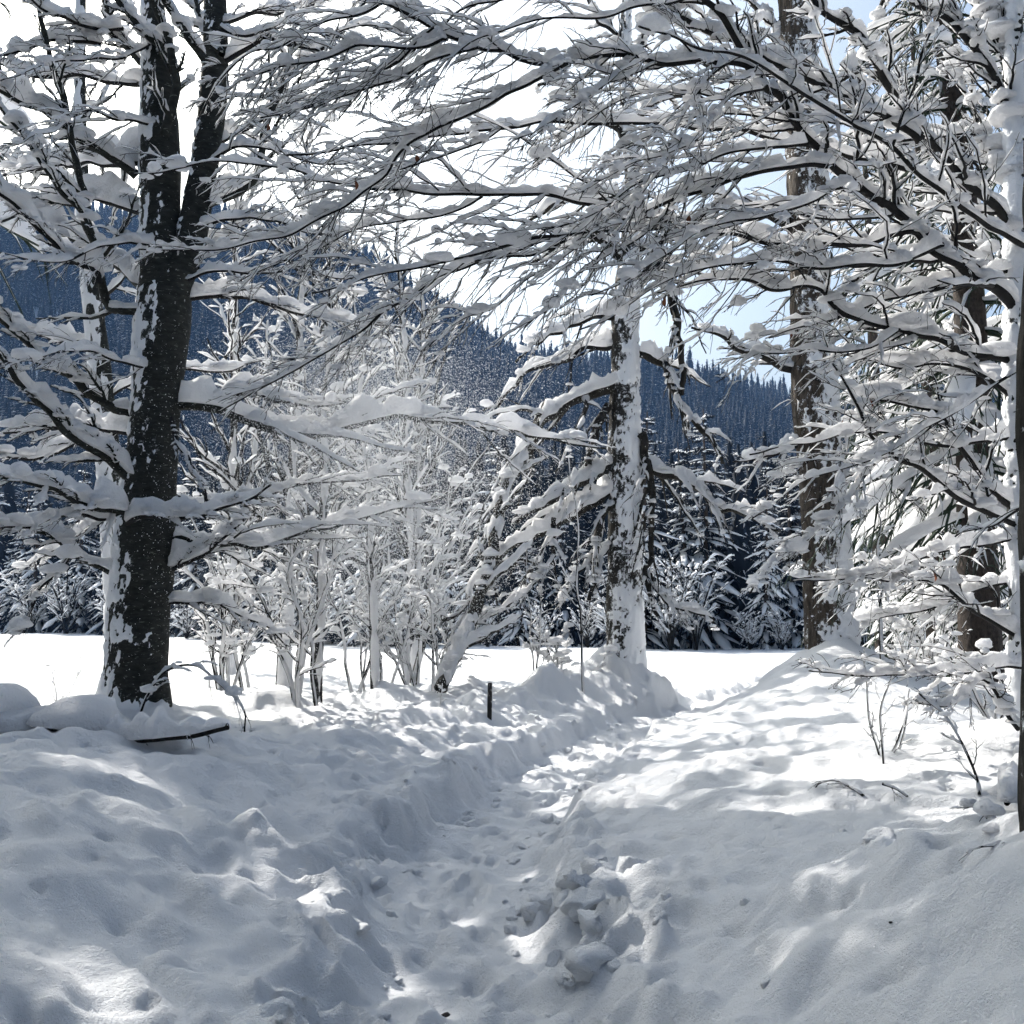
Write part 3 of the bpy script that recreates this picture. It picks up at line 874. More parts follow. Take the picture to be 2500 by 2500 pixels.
# ---- the thick furrowed tree right of the path
rt = base_empty('old_tree', RIGHT_T, 'thick tree with brown furrowed bark and clotted snow right of the footpath', 'tree')
trunk_part('trunk', rt, [(2036, 1800, 150), (2035, 1700, 135), (2032, 1642, 124), (2024, 1500, 116), (2020, 1378, 110), (2008, 1220, 104), (2000, 1114, 102), (1990, 1000, 106), (1986, 938, 108), (1978, 827, 92), (1972, 686, 86), (1970, 440, 94), (1957, 264, 88), (1943, 44, 84), (1930, -150, 70), (1920, -400, 46), (1915, -600, 24)], 14.5, M_FURROW, (0.95, -0.5), -0.36, 0.3, 33, S=110, step=0.035, furrow=0.03, patch=6.5, crust_amp=1.6)
RL = [
    ([(1945, 905), (1905, 890), (1860, 870), (1800, 850), (1740, 820), (1690, 800)], 14.5, 14.2, 24, 6, 36),
    ([(2030, 740), (2080, 690), (2140, 650), (2200, 640)], 14.5, 14.2, 22, 8, 40),
    ([(1930, 560), (1880, 530), (1820, 520), (1760, 480), (1700, 430)], 14.5, 14.8, 24, 9, 40),
    ([(1920, 300), (1870, 250), (1800, 200), (1720, 150), (1640, 140)], 14.5, 15, 26, 10, 44),
    ([(1990, 260), (2050, 200), (2110, 130), (2150, 40), (2170, -40)], 14.5, 15, 26, 12, 44),
    ([(1935, 120), (1890, 60), (1840, 10), (1800, -50)], 14.5, 15, 24, 12, 36),
    ([(1955, 1080), (1900, 1100), (1850, 1120), (1790, 1130)], 14.5, 14, 14, 5, 28),
    ([(2040, 1180), (2090, 1160), (2150, 1170), (2210, 1200), (2260, 1260)], 14.5, 14, 16, 5, 36),
    ([(1980, 560), (2040, 500), (2090, 470), (2160, 470)], 14.5, 15, 18, 7, 40),
    ([(1965, 1330), (1920, 1350), (1870, 1390), (1830, 1450)], 14.5, 13.8, 12, 4, 24),
]
for i, (p, d0, d1, w0, w1, sn) in enumerate(RL):
    limb(rt, p, d0, d1, w0, w1, sn, 500 + i, nb=10, nt=6, lf=0.4, ang=0.8, droop=0.2, tilt=0.8, dark=M_DARKBARK if w0 > 17 else M_TWIG, rmin=0.004, step=0.06, rough=0.05, npad=10)

# ---- the snow-plastered beech at the right edge: its limbs reach over the path
wt = base_empty('beech_tree', WHITE_T, 'snow-plastered pale beech at the right edge whose branches arch over the path', 'tree')
trunk_part('trunk', wt, [(2505, 1880, 80), (2500, 1780, 66), (2496, 1500, 60), (2492, 1300, 58), (2484, 1000, 56), (2482, 700, 52), (2480, 400, 48), (2476, 100, 42), (2470, -200, 34), (2462, -600, 24)], 7.2, M_BEECH, (-0.6, -1.0), 0.05, 0.6, 41, S=60, step=0.03, furrow=0.006, patch=7)
WL = [
    # main risers
    ([(2490, 780), (2450, 720), (2354, 651), (2300, 600), (2191, 524), (2090, 449), (2024, 396), (1976, 348), (1936, 304), (1914, 264), (1905, 233), (1870, 216), (1839, 176), (1813, 132), (1782, 79), (1751, 35), (1712, 0), (1670, -40)], 7.2, 5.6, 28, 17, 34),
    ([(2485, 590), (2451, 537), (2415, 497), (2354, 436), (2301, 383), (2266, 334), (2231, 286), (2196, 246), (2156, 189), (2125, 132), (2094, 84), (2028, 40), (1993, 0), (1960, -50)], 7.2, 6.2, 26, 16, 34),
    ([(2240, 345), (2226, 326), (2169, 290), (2090, 255), (2015, 216), (1949, 185), (1883, 154), (1813, 110), (1769, 88), (1707, 62), (1650, 35), (1580, 0)], 6.6, 6.0, 20, 13, 38),
    ([(2480, 330), (2455, 246), (2442, 202), (2415, 158), (2363, 101), (2301, 35), (2235, 0), (2180, -50)], 7.2, 7.0, 22, 14, 44),
    ([(2500, 603), (2464, 585), (2389, 537), (2310, 475), (2226, 409), (2178, 356), (2130, 326), (2046, 286), (1967, 233), (1896, 180), (1817, 145), (1707, 114), (1650, 88), (1560, 60)], 7.1, 5.0, 15, 6, 30),
    # long arms to the left
    ([(1839, 176), (1782, 150), (1650, 160), (1614, 158), (1561, 139), (1504, 130), (1429, 136), (1385, 145), (1319, 152), (1275, 143), (1227, 121), (1183, 119), (1126, 95), (1064, 75), (1002, 40), (932, 0), (880, -30)], 5.7, 5.2, 15, 8, 36),
    ([(2024, 400), (1967, 405), (1914, 414), (1835, 431), (1782, 440), (1716, 466), (1650, 488), (1605, 506), (1526, 537), (1451, 559), (1385, 576), (1306, 585), (1240, 607), (1174, 616), (1108, 629), (1046, 647), (976, 664), (910, 678), (835, 695), (760, 715)], 6.0, 5.6, 15, 5, 34),
    ([(2354, 651), (2266, 611), (2231, 572), (2178, 576), (2125, 594), (2024, 594), (1914, 596), (1844, 590), (1782, 576), (1716, 568), (1650, 554), (1548, 567), (1438, 572), (1328, 590), (1240, 618), (1160, 640)], 6.8, 6.2, 18, 6, 42),
    ([(1385, 581), (1306, 616), (1240, 620), (1174, 634), (1108, 664), (1046, 700), (989, 735), (932, 766), (888, 805), (826, 850), (725, 906), (640, 950), (582, 983), (530, 1010)], 6.2, 6.6, 9, 4, 26),
    ([(1716, 568), (1650, 550), (1574, 523), (1526, 512), (1460, 497), (1385, 488), (1328, 477), (1240, 473), (1174, 475), (1086, 471), (998, 468), (906, 462), (844, 449), (800, 440), (726, 418), (660, 407), (528, 398), (418, 416), (317, 422)], 6.3, 6.8, 14, 4, 30),
    ([(2218, 409), (2134, 392), (2068, 378), (2024, 361), (1967, 352), (1914, 341), (1857, 328), (1795, 315), (1716, 315), (1650, 305), (1592, 304), (1526, 304), (1460, 303), (1403, 301), (1319, 301), (1240, 306), (1178, 317), (1126, 326), (1082, 330), (1016, 339), (954, 348), (888, 352), (800, 365), (700, 380)], 6.6, 6.4, 14, 5, 32),
    ([(1385, 150), (1350, 167), (1284, 202), (1231, 224), (1187, 255), (1134, 282), (1082, 304), (1046, 326), (1002, 352), (967, 383), (945, 422), (897, 462), (850, 500), (800, 523), (770, 541), (704, 576), (616, 594), (484, 611), (343, 607)], 5.3, 6.2, 10, 4, 34),
    ([(1100, 90), (1086, 88), (1046, 103), (998, 110), (923, 114), (879, 110), (844, 117), (800, 132), (748, 150), (660, 167), (559, 180)], 5.2, 5.6, 9, 4, 30),
    ([(1165, 114), (1108, 128), (1038, 154), (976, 194), (932, 207), (866, 229), (800, 250), (720, 275), (640, 290)], 5.2, 5.8, 8, 4, 26),
    ([(1560, 139), (1500, 190), (1440, 240), (1380, 270), (1330, 300), (1290, 330)], 5.6, 5.0, 8, 4, 26),
    ([(1782, 150), (1740, 180), (1700, 230), (1660, 300), (1640, 370), (1600, 430), (1560, 480), (1520, 560), (1460, 640)], 5.6, 5.2, 9, 4, 30),
    ([(1976, 348), (1900, 360), (1800, 375), (1720, 400), (1640, 420), (1560, 450), (1480, 500), (1400, 540), (1330, 560)], 5.9, 5.4, 10, 4, 30),
    ([(2090, 449), (2020, 470), (1940, 500), (1860, 530), (1780, 545), (1700, 570), (1600, 640), (1520, 690), (1450, 720)], 6.0, 5.2, 10, 4, 30),
    ([(2300, 600), (2200, 640), (2100, 650), (2000, 660), (1900, 640), (1800, 640), (1700, 660), (1600, 700), (1500, 770), (1420, 800)], 6.7, 5.8, 13, 4, 32),
    # right middle
    ([(2480, 900), (2450, 880), (2336, 850), (2288, 832), (2200, 805), (2147, 792), (2072, 774), (2028, 744), (2002, 713), (1958, 700), (1896, 700), (1782, 686), (1700, 690), (1600, 720)], 7.2, 6.2, 20, 6, 40),
    ([(2490, 660), (2400, 672), (2310, 690), (2220, 720), (2130, 740), (2040, 780), (1950, 800), (1880, 830)], 7.2, 6.6, 14, 5, 40),
    ([(2500, 890), (2420, 942), (2336, 1000), (2266, 1039), (2200, 1088), (2134, 1118), (2060, 1150), (1960, 1180), (1840, 1260)], 6.6, 6.0, 9, 4, 24),
    ([(2485, 1240), (2464, 1228), (2411, 1190), (2385, 1150), (2372, 1120), (2330, 1060), (2290, 1010), (2240, 990), (2160, 980), (2110, 990)], 7.2, 6.8, 20, 6, 44),
    ([(2485, 1290), (2464, 1281), (2411, 1246), (2354, 1224), (2301, 1189), (2244, 1145), (2178, 1110), (2125, 1061), (2094, 995), (2055, 934), (2030, 890)], 7.2, 6.2, 20, 5, 40),
    ([(2485, 1560), (2464, 1541), (2389, 1501), (2336, 1466), (2288, 1426), (2230, 1415), (2169, 1418), (2100, 1410), (2010, 1413)], 7.2, 6.6, 15, 4, 38),
    ([(2490, 1300), (2455, 1316), (2336, 1338), (2222, 1374), (2134, 1400), (2002, 1413), (1930, 1425)], 7.2, 6.4, 13, 4, 34),
    ([(2500, 1624), (2354, 1642), (2178, 1651), (2046, 1646), (1980, 1640)], 7.0, 6.6, 11, 4, 34),
    ([(2178, 1110), (2134, 1110), (2090, 1184), (2024, 1264), (1958, 1325), (1923, 1369)], 6.3, 6.1, 8, 4, 34),
    ([(2480, 1060), (2400, 1080), (2320, 1090), (2240, 1080), (2150, 1060), (2060, 1060), (1980, 1080), (1830, 1110)], 7.2, 6.4, 12, 4, 36),
    ([(2480, 980), (2420, 930), (2350, 900), (2280, 890), (2200, 900), (2120, 880), (2050, 860)], 7.2, 7.0, 14, 4, 44),
    ([(2178, 356), (2200, 290), (2235, 200), (2250, 130), (2280, 60), (2301, 0), (2310, -50)], 6.2, 6.0, 9, 6, 16),
    ([(2490, 1420), (2420, 1430), (2330, 1460), (2250, 1490), (2180, 1500), (2100, 1520)], 7.2, 7.6, 11, 4, 34),
    ([(2488, 180), (2440, 120), (2400, 40), (2380, -40)], 7.2, 7.4, 18, 10, 50),
    ([(2480, 460), (2430, 400), (2390, 300), (2350, 220), (2330, 120)], 7.2, 7.8, 18, 8, 50),
    ([(2490, 480), (2400, 335), (2300, 330), (2240, 345), (2130, 350)], 7.2, 7.6, 12, 4, 44),
    ([(2490, 720), (2420, 640), (2360, 560), (2330, 470), (2310, 380)], 7.2, 7.8, 18, 8, 50),
    ([(2490, 1780), (2440, 1700), (2400, 1660), (2350, 1700), (2300, 1720), (2240, 1720)], 6.8, 6.4, 12, 4, 28),
]
WOBJ = []
for i, (p, d0, d1, w0, w1, sn) in enumerate(WL):
    long_ = len(p) > 11
    WOBJ.append(limb(wt, p, d0, d1, w0, w1, sn, 600 + i, nb=22 if long_ else 14, nt=6, ns=1, lf=0.29 if long_ else 0.4, tf=0.62, ang=0.8, droop=0.1, tilt=1.1, rough=0.02, step=0.035, rmin=0.0026, npad=20 if long_ else 12))
EX = [
    ([(1690, -20), (1560, -70), (1400, -60), (1250, -10), (1120, 40), (1000, 120), (900, 200), (820, 300)], 5.6, 5.4, 10, 3, 22, 0),
    ([(1700, -10), (1580, 20), (1450, 40), (1330, 40), (1220, 70), (1130, 130), (1060, 210), (1010, 290)], 5.6, 5.0, 9, 3, 22, 0),
    ([(932, 0), (860, 40), (780, 60), (690, 110), (610, 130), (540, 200), (480, 290)], 5.2, 6.0, 7, 3, 18, 0),
    ([(1064, 75), (980, 150), (900, 180), (800, 200), (700, 230), (600, 240), (500, 260)], 5.2, 6.4, 7, 3, 18, 0),
    ([(1240, 306), (1150, 360), (1050, 390), (950, 420), (860, 480), (780, 560), (700, 640)], 6.4, 6.0, 7, 3, 20, 0),
    ([(1174, 475), (1080, 520), (980, 540), (880, 560), (780, 600), (680, 640), (580, 700)], 6.5, 6.6, 7, 3, 20, 0),
    ([(1526, 512), (1440, 560), (1360, 640), (1280, 680), (1200, 740), (1120, 780), (1040, 850)], 6.3, 5.8, 8, 3, 22, 0),
    ([(1650, 488), (1580, 560), (1500, 610), (1420, 660), (1340, 740), (1270, 800)], 6.0, 5.4, 8, 3, 22, 0),
    ([(1949, 185), (1860, 210), (1760, 230), (1660, 220), (1560, 230), (1460, 260), (1370, 330), (1300, 400)], 6.1, 5.6, 9, 3, 24, 0),
    ([(2090, 255), (2000, 290), (1900, 290), (1800, 270), (1700, 280), (1600, 330), (1500, 370), (1420, 430)], 6.4, 5.6, 9, 3, 24, 0),
    ([(1870, 216), (1780, 240), (1700, 330), (1620, 380), (1540, 400), (1450, 430)], 5.8, 5.0, 9, 3, 24, 0),
    ([(2191, 524), (2100, 540), (2000, 540), (1900, 500), (1800, 500), (1700, 530), (1620, 600)], 6.5, 5.8, 9, 3, 24, 0),
    ([(2200, 805), (2120, 850), (2020, 860), (1920, 850), (1820, 880), (1740, 930)], 6.8, 6.2, 9, 3, 24, 0),
    ([(525, 60), (600, 90), (700, 60), (800, 80), (900, 60), (1000, 90)], 10.9, 10.0, 9, 3, 20, 1),
    ([(500, 396), (580, 360), (680, 370), (780, 400), (880, 390), (980, 420)], 10.9, 10.0, 9, 3, 22, 1),
    ([(470, 560), (560, 530), (660, 540), (760, 570), (860, 560), (960, 590)], 10.9, 10.2, 9, 3, 22, 1),
    ([(430, 690), (520, 660), (620, 670), (720, 650), (820, 680), (920, 670)], 10.9, 10.4, 9, 3, 22, 1),
    ([(380, 100), (300, 140), (200, 140), (100, 160), (0, 200)], 10.9, 9.6, 9, 3, 22, 1),
    ([(388, 300), (300, 290), (210, 270), (110, 330), (0, 350)], 10.9, 9.4, 9, 3, 24, 1),
    ([(392, 600), (300, 590), (200, 620), (100, 640), (0, 620)], 10.9, 9.4, 9, 3, 26, 1),
    ([(385, 900), (300, 880), (200, 860), (100, 870), (0, 900)], 10.9, 9.4, 9, 3, 26, 1),
]
for i, (p, d0, d1, w0, w1, sn, left) in enumerate(EX):
    limb(lt if left else wt, p, d0, d1, w0, w1, sn, 800 + i, nb=15, nt=6, ns=0, lf=0.38, tf=0.62, ang=0.75, droop=0.12, tilt=1.1, rough=0.03, step=0.06, rmin=0.0034 if left else 0.0024, npad=5)
for k, (li, seed) in enumerate([(5, 1), (6, 2), (9, 3), (10, 4), (10, 5), (11, 6), (18, 7), (19, 8), (19, 9), (22, 10), (22, 11), (28, 12), (25, 13), (24, 14)]):
    o, P, B, T = WOBJ[li]
    r = np.random.RandomState(seed + 60)
    leaf_on(o, wt, T[r.randint(len(T)), -1], seed, 0.034)

# ---- the trunk close by at the right edge
nt_p = NEAR_T
ntree = base_empty('tree', nt_p, 'dark trunk very close at the right edge, rising from a smooth snow bank', 'tree')
trunk_part('trunk', ntree, [(2640, 2300, 330), (2622, 2120, 236), (2603, 1800, 196), (2595, 1400, 184), (2590, 900, 178), (2592, 300, 174), (2596, -300, 160), (2606, -900, 130)], 3.4, M_DARKBARK, (0.3, -1), -0.95, 0.3, 51, S=96, step=0.02, furrow=0.024)
for i, (p, d0, d1, w0, w1, sn) in enumerate([
    ([(2520, 2040), (2480, 2062), (2430, 2075), (2395, 2078)], 3.5, 3.4, 9, 4, 10),
    ([(2510, 1240), (2470, 1265), (2420, 1290), (2340, 1310)], 3.6, 4.4, 8, 4, 14)]):
    limb(ntree, p, d0, d1, w0, w1, sn, 700 + i, nb=4, nt=2, lf=0.3, rmin=0.0016, step=0.02, npad=2)


# ------------------------------------------------------------------ spruces
def spruce_geo(height, rad, nwh, per, seed, ntw, trunk_r, dense=True, Kb=7, low=0.06, snowh=0.10, load=1.0, St=3):
    """trunk, needles and snow of a spruce standing at the origin"""
    rs = np.random.RandomState(seed)
    at_, an, asn = Acc(), Acc(), Acc()
    zz = np.linspace(0, 1, 14)
    P = np.stack([0.02 * height * (noise(np.stack([zz * 3, zz * 0, zz * 0], -1), seed) - 0.5), 0.02 * height * (noise(np.stack([zz * 3, zz * 0 + 9, zz * 0], -1), seed) - 0.5), -0.3 + zz * (height + 0.2)], 1)[None]
    R = (trunk_r * (1 - 0.95 * zz) + 0.01)[None]
    tube(at_, P, R, 9)
    Bs, Rb = [], []
    v = np.linspace(0, 1, Kb)
    for w in range(nwh):
        f = low + (1 - low) * (w / nwh) ** 0.92
        L0 = rad * (1 - f) ** 0.8 + 0.06 * rad
        for k in range(per):
            a = 2 * math.pi * (k + rs.uniform(-0.3, 0.3)) / per + w * 1.3
            L = L0 * rs.uniform(0.7, 1.15)
            z0 = f * height + rs.uniform(-0.3, 0.3) * height / nwh
            up = 0.25 * f - 0.10
            dr = rs.uniform(0.45, 0.75) * (1.1 - 0.6 * f)
            r = L * v * (1 - 0.12 * v * dr)
            z = z0 + L * (up * v - dr * v ** 1.6 + 0.12 * v ** 4)
            x0 = np.interp(f, zz, P[0, :, 0]); y0 = np.interp(f, zz, P[0, :, 1])
            sw = rs.uniform(-0.15, 0.15) * v ** 2 * L
            Bs.append(np.stack([x0 + r * math.cos(a) - sw * math.sin(a), y0 + r * math.sin(a) + sw * math.cos(a), z], 1))
            Rb.append((0.012 + 0.012 * L) * (1 - 0.8 * v) * (1.0 if dense else 1.6))
    B, RB = np.array(Bs), np.array(Rb)
    tube(an, B, RB, 3)
    T, RT = spawn(B, RB, ntw, 0.42, 0.85, 5 if dense else 3, rs, 0.15, 1.0, 0.55, 0.45, 0.9, 0.011 if dense else 0.06, 0.03, taper=0.6, lmin=0.12)
    K = T.shape[1]
    if dense:
        U, RU = spawn(T, RT, 2, 0.6, 0.8, 4, rs, 0.2, 0.95, 0.7, 0.5, 0.9, 0.009, 0.03, taper=0.6, lmin=0.05, lmax=0.3)
        RU = RU * np.array([0.7, 1.25, 0.8, 0.5])[None]
        tube(an, U, RU, 3)
        RT = RT * np.array([0.8, 1.3, 0.9, 1.2, 0.5])[None]
    tube(an, T, RT, St)
    Ls = np.linalg.norm(B[:, -1] - B[:, 0], axis=1)[:, None]
    snow_on(asn, B, RB + 0.02 * Ls, snowh * load * np.clip(Ls, 0.3, 3) * (0.6 + 0.5 * v)[None], 6, seed, 0.6, gap=0.3, wid=0.9)
    snow_on(asn, T, RT * (1.2 if dense else 0.8), 0.05 * load * snowh / 0.1 * (1.0 if dense else 2.0), 5, seed + 3, 0.6, gap=0.45, wid=0.6)
    return at_, an, asn


SPRUCE_KINDS = {}


def spruce(name, p, label, kind, scale=1.0, turn=0.0, **kw):
    if kind not in SPRUCE_KINDS:
        g = spruce_geo(**kw)
        SPRUCE_KINDS[kind] = (g[0].mesh('trunk', M_SPRUCEBARK), g[1].mesh('needle_crown', M_NEEDLE), g[2].mesh('snow_load', M_SNOW))
    e = base_empty(name, p, label, 'spruce')
    e.scale = (scale, scale, scale)
    e.rotation_euler = (0, 0, turn)
    par = e
    for k, (nm, me) in enumerate(zip(('trunk', 'needle_crown', 'snow_load'), SPRUCE_KINDS[kind])):
        ob = bpy.data.objects.new(nm, me)
        COL.objects.link(ob)
        ob.parent = e if k < 2 else par
        par = ob
    return e


KA = dict(height=17, rad=2.6, nwh=28, per=6, seed=61, ntw=8, trunk_r=0.29, low=0.14, snowh=0.055)
KB = dict(height=15, rad=2.5, nwh=26, per=6, seed=62, ntw=7, trunk_r=0.22, low=0.08, snowh=0.06)
KC = dict(height=16, rad=3.1, nwh=19, per=6, seed=65, ntw=5, trunk_r=0.28, low=0.06, snowh=0.1)
spruce('spruce_tree', SPRU_T, 'dark spruce trunk with drooping snowy boughs behind the pale beech', 'a', **KA)
spruce('spruce_tree', at(2290, 1650, 21), 'snow-hung spruce just right of the furrowed tree', 'b', **KB)
spruce('spruce_tree', at(2620, 1650, 18), 'spruce at the right picture edge behind the pale beech', 'b', 1.2, 2.0, **KB)
spruce('spruce_tree', at(2150, 1610, 30), 'tall spruce beyond the furrowed tree, its tip above the branches', 'b', 1.25, 4.1, **KB)
spruce('spruce_tree', (-10.1, 12.2), 'unseen spruce added outside the frame to the left to shade the near snow', 'c', 1.0, 0.3, **KC)  # unseen trees on the left, added only to shade the foreground
spruce('spruce_tree', (-8.7, 7.6), 'second unseen spruce added for shade outside the frame to the left, nearer the viewer', 'c', 0.72, 2.2, **KC)

KD = dict(KC, low=0.34, seed=68, nwh=13)
spruce('spruce_tree', (-11.8, 17.2), 'tall unseen spruce added for shade outside the frame to the left, farther off than its neighbours', 'd', 1.6, 1.2, **KD)  # taller, sparser unseen pair, added to throw dappled shade on the near snow
spruce('spruce_tree', (-12.4, 14.6), 'tallest unseen spruce added for shade outside the frame to the left', 'd', 1.6, 3.2, **KD)

# ------------------------------------------------------------------ shrubs and saplings of the clearing
def shrub(name, base, label, nst, hgt, spread, seed, group=None, snow=0.05, r0=0.02, nb=9, nt=6, lean=None, rmin=0.003, cat='shrub', Kb=22, twigs=True, upright=0.0):
    rs = np.random.RandomState(seed)
    e = base_empty(name, base, label, cat, group)
    o = np.array(e.location)
    v = np.linspace(0, 1, Kb)
    for k in range(nst):
        a = 2 * math.pi * (k + rs.uniform(-0.35, 0.35)) / max(nst, 1) + seed
        h = hgt * rs.uniform(0.65, 1.1)
        sp = spread * rs.uniform(0.5, 1.2)
        dx, dy = math.cos(a) * sp, math.sin(a) * sp * 0.8
        if lean:
            dx += lean[0]; dy += lean[1]
        arch = rs.uniform(0.0, 0.45) * (1 - upright)
        bx_, by_ = (rs.normal(0, 0.16, 2) if nst > 3 else (0, 0))
        P = np.stack([o[0] + bx_ + dx * v ** 1.2, o[1] + by_ + dy * v ** 1.2, o[2] - 0.15 + h * (v * (1 + arch) - arch * v ** 2.4)], 1)[None]
        P = P + (noise(P[..., None, :] * 2.5 + np.array([[0, 0, 0], [31, 0, 0], [0, 57, 0]]), seed + k) - 0.5) * (0.42 if nst > 3 else 0.2) * v[None, :, None]
        R = (r0 * rs.uniform(0.7, 1.2) * (1 - 0.8 * v) + rmin)[None]
        ab, as_ = Acc(), Acc()
        tube(ab, P, R, 6)
        # sticky snow on the stems too: thicker where they lean
        snow_on(as_, P, R * 1.1, snow * 1.2 * np.clip((1 - v[None]) * 3, 0.1, 1), 7, seed + k, 0.6, gap=0.2)
        # snow clinging along the upright parts
        off = np.array([0.4, -0.7, 0.0]) * (R[..., None])
        tube(as_, P + off, R * np.clip(1.9 * noise(P * 5, seed + 31) + 0.7 * noise(P * 17, seed + 32) - 0.45, 0.02, 1.1), 6)
        if twigs:
            B, RB = spawn(P, R, nb, 0.34, 0.75, 10, rs, 0.2, 0.98, 0.2, 0.7, 0.5, rmin * 1.1, 0.08)
            tube(ab, B, RB, 4)
            snow_on(as_, B, RB, snow * 0.8, 6, seed + 40, 0.6, gap=0.25)
            T, RT = spawn(B, RB, nt, 0.4, 0.75, 5, rs, 0.12, 0.97, 0.2, 0.7, 0.7, rmin, 0.08)
            tube(ab, T, RT, 3)
            snow_on(as_, T, RT, snow * 0.5, 5, seed + 41, 0.6, gap=0.35)
            i = rs.randint(0, len(B), 10); j = rs.randint(2, 9, 10)
            pads(as_, B[i, j], snow * rs.uniform(0.5, 1.5, 10), seed + k)
        st = ab.build('stem', M_TWIG, e, o)
        as_.build('snow_cap', M_SNOW, st, o)
    return e


shrub('hazel_shrub', at(735, 1715, 12.6), 'many-stemmed snow-laden hazel shrub right of the forked beech', 6, 3.4, 1.3, 71, snow=0.05, r0=0.03, nb=12, nt=6)
shrub('young_tree', at(775, 1700, 13.2), 'slim upright young tree rising out of the hazel shrub', 1, 7.5, 0.1, 72, snow=0.08, r0=0.075, nb=22, nt=9, cat='tree', upright=1, Kb=40)
shrub('young_tree', at(915, 1680, 14.6), 'slim snow-coated young tree between the hazel shrub and the leaning stem', 1, 6.8, 0.2, 73, snow=0.08, r0=0.07, nb=20, nt=9, cat='tree', upright=1, lean=(-0.3, 0), Kb=40)
shrub('hazel_shrub', at(900, 1660, 15.2), 'dense white shrub behind the slim snow-coated young tree', 7, 3.0, 1.2, 74, snow=0.05, r0=0.022, nb=12, nt=6)
shrub('hazel_shrub', at(1040, 1670, 15.4), 'tangled snowy shrub at the foot of the leaning stem', 7, 2.2, 1.2, 75, snow=0.045, r0=0.02, nb=12, nt=6)
shrub('hazel_shrub', at(1000, 1620, 19.5), 'wide snowy shrub in the rear between young trees and old tree', 7, 4.0, 1.9, 76, snow=0.07, r0=0.035, nb=11, nt=7, rmin=0.005)
shrub('hazel_shrub', at(560, 1640, 17), 'snowy shrub just right behind the forked beech trunk', 7, 3.4, 1.6, 77, snow=0.06, r0=0.035, nb=11, nt=7, rmin=0.0045)
shrub('young_tree', at(690, 1640, 18), 'tall thin tree with fine white twigs behind the hazel shrub', 1, 11, 0.3, 78, snow=0.09, r0=0.11, nb=34, nt=10, cat='tree', upright=1, Kb=50, rmin=0.0045)
shrub('young_tree', at(1010, 1620, 21), 'tall thin tree with fine white twigs left of the old tree', 2, 12, 0.6, 79, snow=0.10, r0=0.11, nb=30, nt=10, cat='tree', upright=1, Kb=50, rmin=0.005)
shrub('young_tree', at(560, 1620, 22), 'rearmost thin tree with white twigs beside the forked beech', 2, 12, 0.8, 80, snow=0.10, r0=0.11, nb=30, nt=10, cat='tree', upright=1, Kb=50, rmin=0.005)
shrub('sapling', at(1305, 1665, 16.0), 'thin bare sapling left of the snow cone', 2, 2.6, 0.2, 81, snow=0.03, r0=0.014, nb=9, nt=5, cat='sapling', upright=1)
shrub('sapling', at(1425, 1660, 15.2), 'dark upright sapling right in front of the old tree', 1, 3.9, 0.1, 82, snow=0.03, r0=0.02, nb=9, nt=5, cat='sapling', upright=1, lean=(-0.25, 0))
shrub('brush_heap', at(1380, 1675, 16.2), 'low buried brush under a snow hood left of the old tree', 6, 0.7, 0.7, 83, snow=0.05, r0=0.014, nb=6, nt=4, cat='brush')
shrub('sapling', at(2155, 1710, 13.2), 'straight sapling between the furrowed tree and the spruce trunk', 1, 2.7, 0.1, 84, snow=0.03, r0=0.018, nb=8, nt=5, cat='sapling', upright=1)
shrub('hazel_shrub', at(2270, 1690, 15.5), 'low twiggy shrub in front of the dark spruce trunk', 9, 1.7, 1.0, 85, snow=0.05, r0=0.014, nb=9, nt=6)
shrub('hazel_shrub', at(2440, 1720, 11), 'low snowy shrub at the foot of the pale beech', 7, 1.3, 0.8, 86, snow=0.05, r0=0.014, nb=8, nt=5)
shrub('sapling', on_ground(140, 1730), 'frail thin sapling in front of the bright meadow on the left', 2, 0.75, 0.45, 87, snow=0.012, r0=0.006, nb=5, nt=3, cat='sapling', rmin=0.002)
shrub('sapling', on_ground(2125, 1855), 'bare twiggy seedling poking through the right snow bank', 4, 0.8, 0.16, 88, snow=0.01, r0=0.007, nb=5, nt=2, cat='sapling', upright=1, rmin=0.0018)
shrub('sapling', at(1070, 1720, 13.0), 'tiny twig standing in a snow cone left of the post', 1, 0.6, 0.1, 89, snow=0.02, r0=0.008, nb=4, nt=2, cat='sapling', upright=1)


def traced(name, D0, D1, pts, w0, w1, snow, label, cat, seed, bark=None, part='stem', seat=None, lift=0, **kw):
    if seat is not None:
        d = on_ground(pts[seat][0], pts[seat][1] + lift)[1]
        D0, D1 = d, d + (D1 - D0)
    p0 = at(pts[0][0], pts[0][1], D0)
    e = base_empty(name, p0, label, cat)
    limb(e, pts, D0, D1, w0, w1, snow, seed, dark=bark, name=part, **kw)
    return e


